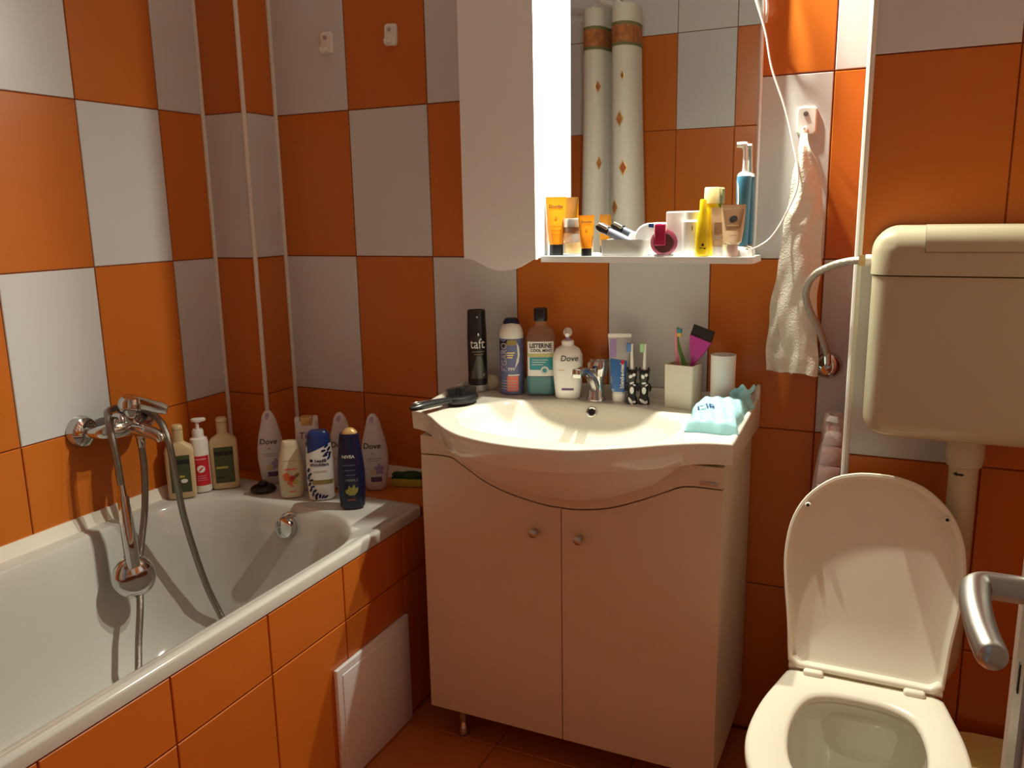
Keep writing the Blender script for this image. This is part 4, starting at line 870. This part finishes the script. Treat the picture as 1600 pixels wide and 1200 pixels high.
text_on(SD3, '999', 0.012, -0.001, 0.067, WHITEINK, t)
# mouthwash
t = thing('mouthwash_bottle', 'clear mouthwash bottle with teal liquid and black cap', 'bottle', (0.990, -0.054, DZ0), 21)
S = [(0, 0.035, 0.021, 3.5), (0.005, 0.039, 0.024, 3.5), (0.06, 0.0385, 0.024, 3.5), (0.15, 0.0375, 0.023, 3.5), (0.168, 0.030, 0.02, 3), (0.178, 0.016, 0.014, 2.2), (0.184, 0.0135, 0.0135, 2), (0.196, 0.013, 0.013, 2)]
obj('body', sbody(S), CLEARP, t)
obj('liquid', sbody([(0.003, 0.033, 0.019, 3.5), (0.006, 0.0372, 0.0222, 3.5), (0.05, 0.037, 0.0222, 3.5)]), TEALLIQ, t)
obj('cap', sbody([(0.19, 0.0165, 0.0165, 2.4), (0.194, 0.0178, 0.0178, 2.4), (0.219, 0.0175, 0.0175, 2.4), (0.222, 0.0155, 0.0155, 2.4)]), BLACKP, t)
lb = obj('label', patch(S, -0.033, 0.033, 0.052, 0.140, 0.0008), WHITEINK, t)
text_on(S, 'LISTERINE', 0.0155, 0.0, 0.129, INK, lb, 0.03, wide=0.82, eps=0.0016); text_on(S, 'COOL MINT', 0.0098, 0.001, 0.117, INK, lb, 0.025, eps=0.0016)
obj('yellow_band', patch(S, -0.032, 0.032, 0.101, 0.109, 0.0014), mat('khaki_print', (0.5, 0.48, 0.2), 0.5), lb)
tp = obj('teal_panel', patch(S, -0.028, 0.030, 0.068, 0.100, 0.0014), TEAL, lb)
for k in range(3): obj('label_print', patch(S, -0.022, 0.018-0.006*k, 0.093-0.006*k, 0.0945-0.006*k, 0.002), WHITEINK, lb)
obj('seal', blob(S, ell(0.010, 0.067, 0.0105, 0.0105, n=20), 0.0019), GREYSLV, lb); obj('seal_center', blob(S, ell(0.010, 0.067, 0.0055, 0.0055, n=14), 0.0023), TEAL, lb)
# soap dispenser
t = thing('soap_dispenser', 'white hand soap dispenser standing behind the tap', 'soap dispenser', (1.068, -0.066, DZ0), 19)
S = [(0, 0.028, 0.018, 2.5), (0.004, 0.0315, 0.021, 2.5), (0.05, 0.036, 0.024, 2.5), (0.09, 0.038, 0.0245, 2.5), (0.11, 0.0365, 0.024, 2.5), (0.125, 0.029, 0.021, 2.4), (0.132, 0.018, 0.015, 2.2), (0.134, 0.014, 0.0135, 2)]
obj('body', sbody(S), WHITEP, t)
c = obj('pump_collar', G().lathe([(0, 0.133), (0.0155, 0.133), (0.0155, 0.144), (0.013, 0.146), (0, 0.146)], 20, cap0=False, cap1=False), WHITEP, t)
obj('pump_stem', G().lathe([(0, 0.146), (0.0075, 0.146), (0.006, 0.15), (0.0045, 0.152), (0.0045, 0.162), (0, 0.162)], 14, cap0=False, cap1=False), VIOLET, c)
obj('pump_head', G().tube([(0, 0.008, 0.165), (0, 0.0, 0.166), (0.0, -0.02, 0.166), (0.0, -0.036, 0.163)], [0.008, 0.0115, 0.0065, 0.005], 14, True, 4), WHITEP, c)
text_on(S, 'Dove', 0.020, 0.004, 0.103, INK, t, 0.006, shear=0.15, spacing=1.0)
obj('gold_line', patch(S, -0.022, -0.008, 0.073, 0.0745), GOLD, t)
obj('label_block', patch(S, -0.015, 0.015, 0.023, 0.0285), PLUM, t)
# toothpaste
t = thing('toothpaste_tube', 'blue and silver toothpaste tube standing on its cap', 'toothpaste', (1.2, -0.06, DZ0), 17)
S = [(0.0225, 0.0165, 0.0155, 2.2), (0.03, 0.0195, 0.0165, 2.2), (0.07, 0.0225, 0.013, 2.4), (0.12, 0.0255, 0.007, 2.6), (0.155, 0.0275, 0.002, 3), (0.166, 0.0278, 0.0015, 3)]
obj('body', sbody(S), GREYSLV, t)
obj('cap', sbody([(0, 0.0172, 0.0155, 2.3), (0.022, 0.0168, 0.015, 2.3)]), WHITEP, t)
obj('crimp', G().box(-0.028, 0.028, -0.0022, 0.0022, 0.158, 0.167), WHITEP, t)
obj('blue_panel', G().grid(lambda u, v: surf(S, -0.0205+0.041*u*(0.86+0.14*v)-0.002*v, 0.026+v*(0.082-0.006*u), 0.0007), 12, 10), PASTEB, t)
obj('violet_panel', G().grid(lambda u, v: surf(S, -0.0235+0.016*u, 0.110+0.044*v, 0.0007), 6, 6), VIOLET, t)
text_on(S, 'blend-a-med', 0.0135, 0.007, 0.066, WHITEINK, t, 0.03, vertical=True, spacing=0.9)
obj('red_dot', patch(S, 0.004, 0.012, 0.094, 0.104, 0.0011), REDL, t)
# animal toothbrush stands
def brush_stand(loc, rz, lab, bm_, brush_lean, ph):
    t = thing('toothbrush_stand', lab, 'toothbrush', loc, rz, 'toothbrushes in spotted animal stands')
    F = [(0, 0.014, 0.012, 2.5), (0.012, 0.0135, 0.0115, 2.5), (0.02, 0.0095, 0.009, 2.2), (0.045, 0.0115, 0.0105, 2.2), (0.055, 0.0095, 0.009, 2.2), (0.062, 0.012, 0.011, 2.2), (0.076, 0.0115, 0.011, 2.2), (0.083, 0.006, 0.006, 2)]
    b = obj('figurine', sbody(F, 24), BLACKP, t)
    for k, (cx, cz, a, c) in enumerate(((0.0, 0.034, 0.005, 0.009), (-0.003, 0.068, 0.005, 0.004), (0.005, 0.072, 0.004, 0.004), (-0.003, 0.008, 0.010, 0.0035), (0.006, 0.006, 0.004, 0.003), (0.0, 0.052, 0.0055, 0.0025), (0.006, 0.047, 0.002, 0.004))):
        obj('spot', blob(F, ell(cx, cz, a, c, ph*k)), WHITEINK, b)
    for s in (-1, 1):
        obj('ear', sbody([(0.076, 0.002, 0.002, 2), (0.082, 0.004, 0.003, 2), (0.09, 0.001, 0.001, 2)], 12, dx=s*0.0105), BLACKP, b)
        obj('arm', G().tube([(s*0.010, -0.002, 0.05), (s*0.015, -0.005, 0.04), (s*0.013, -0.009, 0.033)], [0.0035, 0.003, 0.0028], 8, True, 3), BLACKP, b)
    h = obj('handle', G().tube([(0, 0.002, 0.075), (brush_lean*0.4, 0.003, 0.10), (brush_lean, 0.003, 0.125), (brush_lean*0.9, 0.003, 0.145)], [0.0042, 0.0040, 0.0032, 0.0035], 10, True, 4), WHITEP, t)
    obj('bristles', G().box(brush_lean-0.012, brush_lean-0.002, -0.002, 0.008, 0.126, 0.147, 0.001, 1), bm_, h)
brush_stand((1.2355, -0.072, DZ0), 17, 'blue-bristled toothbrush in a black and white animal stand', BRISTB, -0.001, 0.7)
brush_stand((1.2640, -0.066, DZ0), 16, 'green-bristled toothbrush in a black and white animal stand', BRISTG, 0.001, 1.9)
# tumbler and its brushes
t = thing('bathroom_tumbler', 'square white stone-look tumbler holding brushes on the basin', 'tumbler', (1.358, -0.062, DZ0), -11)
o_, i_ = rr2(0.036, 0.029, 0.004), rr2(0.032, 0.025, 0.003)
obj('cup', G().loft([[(x*0.97, y*0.97, 0.0) for x, y in o_], [(x, y, 0.103) for x, y in o_], [(x, y, 0.104) for x, y in rr2(0.034, 0.027, 0.004)], [(x, y, 0.103) for x, y in i_], [(x, y, 0.008) for x, y in i_]]), STONEW, t)
def brush_in_cup(nm, lab, pts, r, m, bris):
    t = thing(nm, lab, 'toothbrush', (1.358, -0.062, DZ0), -11, 'toothbrushes in the tumbler')
    h = obj('handle', G().tube(pts, r, 10, True, 5), m, t)
    for k, (m2, dz) in enumerate(bris):
        p = Vector(pts[-1]); obj('bristles', G().box(p.x+0.002, p.x+0.013, p.y-0.004, p.y+0.004, p.z-0.008-dz, p.z+0.001-dz, 0.0008, 1), m2, h)
brush_in_cup('pink_toothbrush', 'pink toothbrush with yellow and dark bristles in the tumbler', [(-0.012, 0.0, 0.01), (-0.012, -0.002, 0.09), (-0.017, -0.004, 0.13), (-0.019, -0.004, 0.16), (-0.018, -0.004, 0.185)], [0.005, 0.005, 0.0036, 0.003, 0.0042], PINK, ((TEAL, 0.0), (mat('yellow_bristles', (0.7, 0.5, 0.15), 0.7), 0.0095)))
brush_in_cup('green_toothbrush', 'green and white toothbrush behind the pink one in the tumbler', [(0.008, 0.008, 0.01), (0.0, 0.008, 0.09), (-0.014, 0.010, 0.13), (-0.024, 0.012, 0.16), (-0.021, 0.012, 0.186)], [0.006, 0.006, 0.0042, 0.004, 0.0045], GREENP, ((BRISTW, 0.002),))
t = thing('hair_dye_brush', 'magenta hair dye brush with black comb bristles in the tumbler', 'dye brush', (1.358, -0.062, DZ0), -11)
M = Matrix.Translation((-0.002, 0.002, 0.026)) @ Matrix.Rotation(math.radians(17), 4, 'Y')
obj('handle', G().tube([(0, 0, 0), (0, 0, 0.10)], [0.0045, 0.0062], 12).xf(M), MAGENTA, t)
pd = [(-0.006, 0.088), (-0.020, 0.122), (-0.027, 0.146), (0.027, 0.146), (0.020, 0.122), (0.006, 0.088)]
obj('paddle', G().prism(pd, -0.004, 0.004, 'xz').xf(M), MAGENTA, t)
obj('comb_bristles', G().box(-0.026, 0.026, -0.003, 0.003, 0.150, 0.172, 0.0005, 1).xf(M), BLACKP, t)
for k in range(11): obj('tooth', G().box(-0.0262+k*0.005, -0.0238+k*0.005, -0.0035, 0.0035, 0.144, 0.157).xf(M), BLACKP, t)
# paper tube
t = thing('paper_tube', 'tall white paper tube open at the top beside the tumbler', 'paper tube', (1.450, -0.062, DZ0), 10)
obj('wall', G().lathe([(0.0, 0.0), (0.027, 0.0), (0.0285, 0.13), (0.0265, 0.13), (0.026, 0.004), (0.0, 0.004)], 32, cap0=False, cap1=False), PAPERW, t)
# wipes pack
t = thing('wet_wipes_pack', 'pale blue crinkled soft pack of wipes on the basin corner', 'wipes pack', (1.466, -0.200, DZ0), 4)
def pack(u, v, top):
    a, b = u*2-1, v*2-1; e = (1-abs(a)**6)*(1-abs(b)**6)
    x = 0.054*a*(1+0.06*math.sin(5*b+1)); y = 0.088*b*(1+0.03*math.sin(4*a))
    hgt = (0.030+0.020*v)*max(0, e)**0.35
    if v > 0.9: x += 0.018*(v-0.9)*10*0.6; hgt += 0.012*(v-0.9)*10
    z = hgt+0.0022*math.sin(13*a+5*b)*e+0.0016*math.sin(21*b-9*a)*e if top else 0.0006+0.003*(1-e)
    return (x, y, z)
SW = None
g = G().grid(lambda u, v: pack(u, v, True), 28, 36); g.grid(lambda u, v: pack(u, v, False), 28, 36); bmesh.ops.remove_doubles(g.bm, verts=g.bm.verts, dist=0.0035)
obj('film', g, WIPEB, t, ang=80)
obj('tail_tuft', G().grid(lambda u, v: (0.02+0.045*u+0.006*math.sin(9*v), 0.082+0.02*v+0.005*math.sin(8*u), 0.02+0.045*v+0.006*math.sin(11*u+3*v)), 16, 8), WIPEB, t)
me = textmesh('Cle', 0.045, 0.012, 0.25)
for v in me.vertices:
    x, y = -0.024+(v.co.x*0.8-v.co.y*0.6)*0.62, -0.015+(v.co.x*0.6+v.co.y*0.8)*0.9; p = pack((x/0.054+1)/2, (y/0.088+1)/2, True); v.co = (x, y, p[2]+0.0026)
obj('lettering', me, mat('navy_print', (0.02, 0.05, 0.2), 0.5), t)

# ------------------------------------------------------------------ things on the mirror shelf
SH = 1.2052
def squeeze_tube(nm, lab, loc, rz, w, h, m, capm, grp=None, cap_h=0.02, capw=0.62):
    t = thing(nm, lab, 'tube', loc, rz, grp)
    S = [(cap_h, w*capw, w*capw*0.9, 2.2), (cap_h+0.006, w*0.74, w*0.62, 2.2), (h*0.5, w*0.88, w*0.42, 2.4), (h*0.82, w*0.97, w*0.16, 2.8), (h*0.93, w, 0.0016, 3), (h, w, 0.0013, 3)]
    obj('body', sbody(S), m, t)
    obj('cap', sbody([(0, w*capw*1.02, w*capw*0.92, 2.4), (cap_h-0.0005, w*capw, w*capw*0.9, 2.4)]), capm, t)
    return t, S
for loc, w, h, lab in (((1.045, -0.080, SH), 0.0245, 0.138, 'large orange cream tube with black cap beside the locker'), ((1.129, -0.099, SH), 0.0188, 0.094, 'small orange cream tube with black cap before the jar')):
    t, S = squeeze_tube('cream_tube', lab, loc, 21, w, h, ORTUBE, BLACKP, 'orange cream tubes on the mirror shelf', 0.026*h/0.138, 0.66)
    text_on(S, 'Douglas', w*0.42, 0, h*0.84, INK, t, 0.02)
    obj('emblem', blob(S, ell(0, h*0.64, w*0.12, w*0.14)), mat('deep_orange_print', (0.6, 0.16, 0.01), 0.4), t)
    for k in range(3): obj('label_print', patch(S, -w*0.5, w*0.5, h*(0.5-0.07*k), h*(0.508-0.07*k)), mat('deep_orange_print', (0.6, 0.16, 0.01), 0.4), t)
t = thing('cream_jar', 'glass jar of amber cream with silver lid between the tubes', 'jar', (1.083, -0.066, SH), 20)
obj('glass', G().lathe([(0, 0.0), (0.0235, 0.0), (0.0255, 0.004), (0.0255, 0.042), (0.0225, 0.05), (0.021, 0.052), (0.0, 0.052)], 28, cap0=False, cap1=False), GLASS, t)
obj('cream', G().lathe([(0, 0.005), (0.0225, 0.005), (0.0232, 0.03), (0, 0.03)], 28, cap0=False, cap1=False), AMBER, t)
obj('label_band', G().lathe([(0.0, 0.053), (0.0225, 0.053), (0.0225, 0.066), (0.0, 0.066)], 28, cap0=False, cap1=False), BROWNT, t)
obj('lid', G().lathe([(0, 0.0665), (0.0252, 0.0665), (0.0252, 0.084), (0.0235, 0.087), (0, 0.087)], 28, cap0=False, cap1=False), SILVER, t)
# tray with clippers
t = thing('clipper_tray', 'low frosted white tray holding the hair clipper', 'tray', (1.218, -0.083, SH), 0)
oo, ii_ = rr2(0.052, 0.028, 0.010), rr2(0.048, 0.024, 0.008)
def wavy(x): return 0.032-0.006*math.cos(x*75)
obj('shell', G().loft([[(x*0.96, y*0.96, 0.0) for x, y in oo], [(x, y, wavy(x)) for x, y in oo], [(x, y, wavy(x)-0.001) for x, y in ii_], [(x*0.96, y*0.96, 0.004) for x, y in ii_]]), FROST, t)
t = thing('hair_clipper', 'grey hair clipper with black blade head resting in the tray', 'clipper', (1.226, -0.086, SH+0.008), 0)
M = Matrix.Translation((0.03, 0, 0.010)) @ Matrix.Rotation(math.radians(-64), 4, 'Y')
obj('body', sbody([(0, 0.008, 0.009, 2.5), (0.02, 0.0105, 0.011, 2.5), (0.06, 0.010, 0.010, 2.5), (0.085, 0.009, 0.0095, 2.5)]).xf(M), GREYBL, t)
obj('blade_head', sbody([(0.0855, 0.009, 0.012, 3), (0.10, 0.010, 0.014, 3.5), (0.112, 0.007, 0.014, 4), (0.116, 0.002, 0.013, 4)]).xf(M), BLACKP, t)
obj('blade', G().box(0.003, 0.011, -0.014, 0.014, 0.088, 0.112, 0.001, 1).xf(M), STEEL, t)
# white disc with blue band
t = thing('tape_dispenser', 'white round dispenser with a blue band behind the tray', 'dispenser', (1.270, -0.051, SH), 8)
obj('disc', G().lathe([(0, -0.011), (0.034, -0.011), (0.037, -0.008), (0.037, 0.008), (0.034, 0.011), (0, 0.011)], 32, (0, 0, 0.0372), 'y', False, False), WHITEP, t)
obj('blue_band', G().loft([[(0.0375*math.cos(a)*k, -0.0113+0.0*k, 0.0372+0.0375*math.sin(a)*k) for a in [0.25+0.075*i for i in range(20)]] for k in (0.72, 0.96)], False, False, False), BLUEC, t)
obj('nose', sbody([(0, 0.024, 0.012, 2.6), (0.03, 0.022, 0.012, 2.6), (0.05, 0.012, 0.010, 2.4), (0.054, 0.004, 0.004, 2)], dx=-0.036), WHITEP, t)
# perfume
t = thing('perfume_bottle', 'round dark wine perfume bottle with pink glass block', 'perfume', (1.312, -0.094, SH), 13)
obj('ring', G().lathe([(0.0, -0.009), (0.024, -0.009), (0.030, -0.006), (0.031, 0.0), (0.030, 0.006), (0.024, 0.009), (0, 0.009)], 36, (0.002, 0, 0.031), 'y', False, False), mat('rose_glass', (0.55, 0.12, 0.2), 0.06, trans=0.6, var=0.0), t)
obj('disc', G().lathe([(0, -0.0105), (0.0215, -0.0105), (0.023, -0.008), (0, -0.008)], 32, (0.002, 0, 0.030), 'y', False, False), DARKWINE, t)
obj('glass_block', G().box(-0.019, 0.006, -0.0175, -0.010, 0.024, 0.073, 0.005, 4), CRIMSON, t)
obj('block_rim', G().box(-0.021, 0.008, -0.0105, 0.010, 0.022, 0.076, 0.006, 4), PINK if False else mat('pale_rose', (0.8, 0.62, 0.62), 0.2), t)
obj('base', G().box(-0.02, 0.024, -0.008, 0.008, 0, 0.004, 0.001, 1), SILVER, t)
# white boxes
t = thing('face_cream_box', 'plain white cosmetics box behind the perfume', 'box', (1.333, -0.055, SH), 6)
obj('carton', G().box(-0.022, 0.020, -0.018, 0.018, 0, 0.098, 0.001, 1), PAPERW, t); obj('flap', G().box(-0.021, 0.019, -0.017, 0.017, 0.0985, 0.0995), PAPERW, t)
t = thing('white_cream_jar', 'white plastic cream bottle next to the yellow bottle', 'bottle', (1.372, -0.078, SH), 10)
S = [(0, 0.019, 0.017, 3), (0.003, 0.021, 0.019, 3), (0.076, 0.021, 0.019, 3), (0.08, 0.018, 0.016, 3)]
obj('body', sbody(S), WHITEP, t); obj('cap', sbody([(0.081, 0.0165, 0.0155, 2.5), (0.098, 0.016, 0.015, 2.5), (0.1, 0.014, 0.013, 2.5)]), WHITEP, t)
obj('label_print', blob(S, ell(0.003, 0.062, 0.0015, 0.006)), GREYINK, t)
# yellow bottle, second taller bottle behind
t = thing('yellow_lotion_bottle', 'slim translucent yellow bottle with tiny dark print', 'bottle', (1.402, -0.098, SH), 12)
S = [(0, 0.0135, 0.011, 2.4), (0.004, 0.0155, 0.0125, 2.4), (0.05, 0.0155, 0.0125, 2.4), (0.085, 0.012, 0.011, 2.3), (0.1, 0.008, 0.008, 2), (0.122, 0.0075, 0.0075, 2), (0.125, 0.006, 0.006, 2)]
obj('body', sbody(S), YELLOWP, t)
for cx, cz, a, b in ((0.001, 0.026, 0.003, 0.003), (-0.003, 0.019, 0.004, 0.001), (0.005, 0.018, 0.003, 0.0015)): obj('label_print', blob(S, ell(cx, cz, a, b, 0.3)), INK, t)
t = thing('yellow_cap_bottle', 'taller bottle with pale yellow cap behind the yellow one', 'bottle', (1.412, -0.056, SH), 10)
S = [(0, 0.015, 0.013, 2.4), (0.003, 0.017, 0.0145, 2.4), (0.105, 0.017, 0.0145, 2.4), (0.115, 0.0145, 0.013, 2.2)]
obj('body', sbody(S), ORTUBE if False else YELLOWP, t)
obj('cap', sbody([(0.1155, 0.0175, 0.015, 2.2), (0.148, 0.0172, 0.0148, 2.2), (0.151, 0.015, 0.013, 2.2)]), PALEY, t)
t, S = squeeze_tube('beige_cream_tube', 'slim beige cream tube with brown label on the shelf', (1.434, -0.086, SH), 11, 0.0165, 0.106, TANTUBE, WHITEP, None, 0.022, 0.7)
obj('label_block', patch(S, -0.009, 0.009, 0.050, 0.074), BROWNT, t); obj('label_print', patch(S, -0.010, 0.010, 0.040, 0.0425), GREYINK, t)
t, S = squeeze_tube('foundation_tube', 'brown and beige foundation tube at the shelf front edge', (1.468, -0.098, SH), 10, 0.0255, 0.112, TANTUBE, mat('rosy_cap', (0.6, 0.45, 0.37), 0.3), None, 0.026, 0.48)
obj('brown_panel', G().grid(lambda u, v: surf(S, (-0.0225+0.045*u)*(0.72+0.28*v), 0.062+0.040*v, 0.0007), 12, 6), BROWNT, t)
obj('emblem', blob(S, ell(0.0, 0.082, 0.009, 0.006, 0.4), 0.0011), INK, t)
obj('label_print', patch(S, -0.013, 0.012, 0.067, 0.0685, 0.0012), GOLD, t); obj('label_print', patch(S, -0.008, 0.008, 0.046, 0.047), BROWNT, t)
# electric toothbrush on charger
t = thing('electric_toothbrush', 'blue electric toothbrush with white head on its charger', 'electric toothbrush', (1.482, -0.062, SH), 8)
obj('charger', sbody([(0, 0.026, 0.022, 3), (0.012, 0.0255, 0.0215, 3), (0.017, 0.02, 0.018, 3), (0.022, 0.010, 0.010, 2.5)]), WHITEP, t)
S = [(0.023, 0.0125, 0.0125, 2.2), (0.06, 0.0135, 0.0135, 2.2), (0.12, 0.0155, 0.0155, 2.2), (0.165, 0.0165, 0.016, 2.2), (0.172, 0.0155, 0.015, 2.2)]
obj('handle', sbody(S), BLUEET, t)
obj('shoulder', sbody([(0.1725, 0.0155, 0.015, 2.2), (0.178, 0.013, 0.0125, 2.2), (0.182, 0.0075, 0.0075, 2)]), WHITEP, t)
obj('white_grip', blob(S, [(-0.0145, 0.165), (-0.0105, 0.15), (-0.009, 0.12), (-0.011, 0.095), (-0.013, 0.095), (-0.0115, 0.12), (-0.0135, 0.15)]), WHITEINK, t)
h = obj('brush_neck', G().tube([(0.001, 0, 0.18), (0.001, 0, 0.20), (0.0, 0, 0.235)], [0.0065, 0.0052, 0.0045], 14), WHITEP, t)
obj('brush_head', G().lathe([(0, -0.009), (0.0065, -0.009), (0.0065, 0.0), (0.005, 0.006), (0, 0.006)], 18, (-0.002, 0, 0.239), 'x', False, False), WHITEP, h)
obj('bristles', G().lathe([(0, -0.016), (0.0058, -0.016), (0.0058, -0.009), (0, -0.009)], 16, (-0.002, 0, 0.239), 'x', False, False), BRISTW, h)
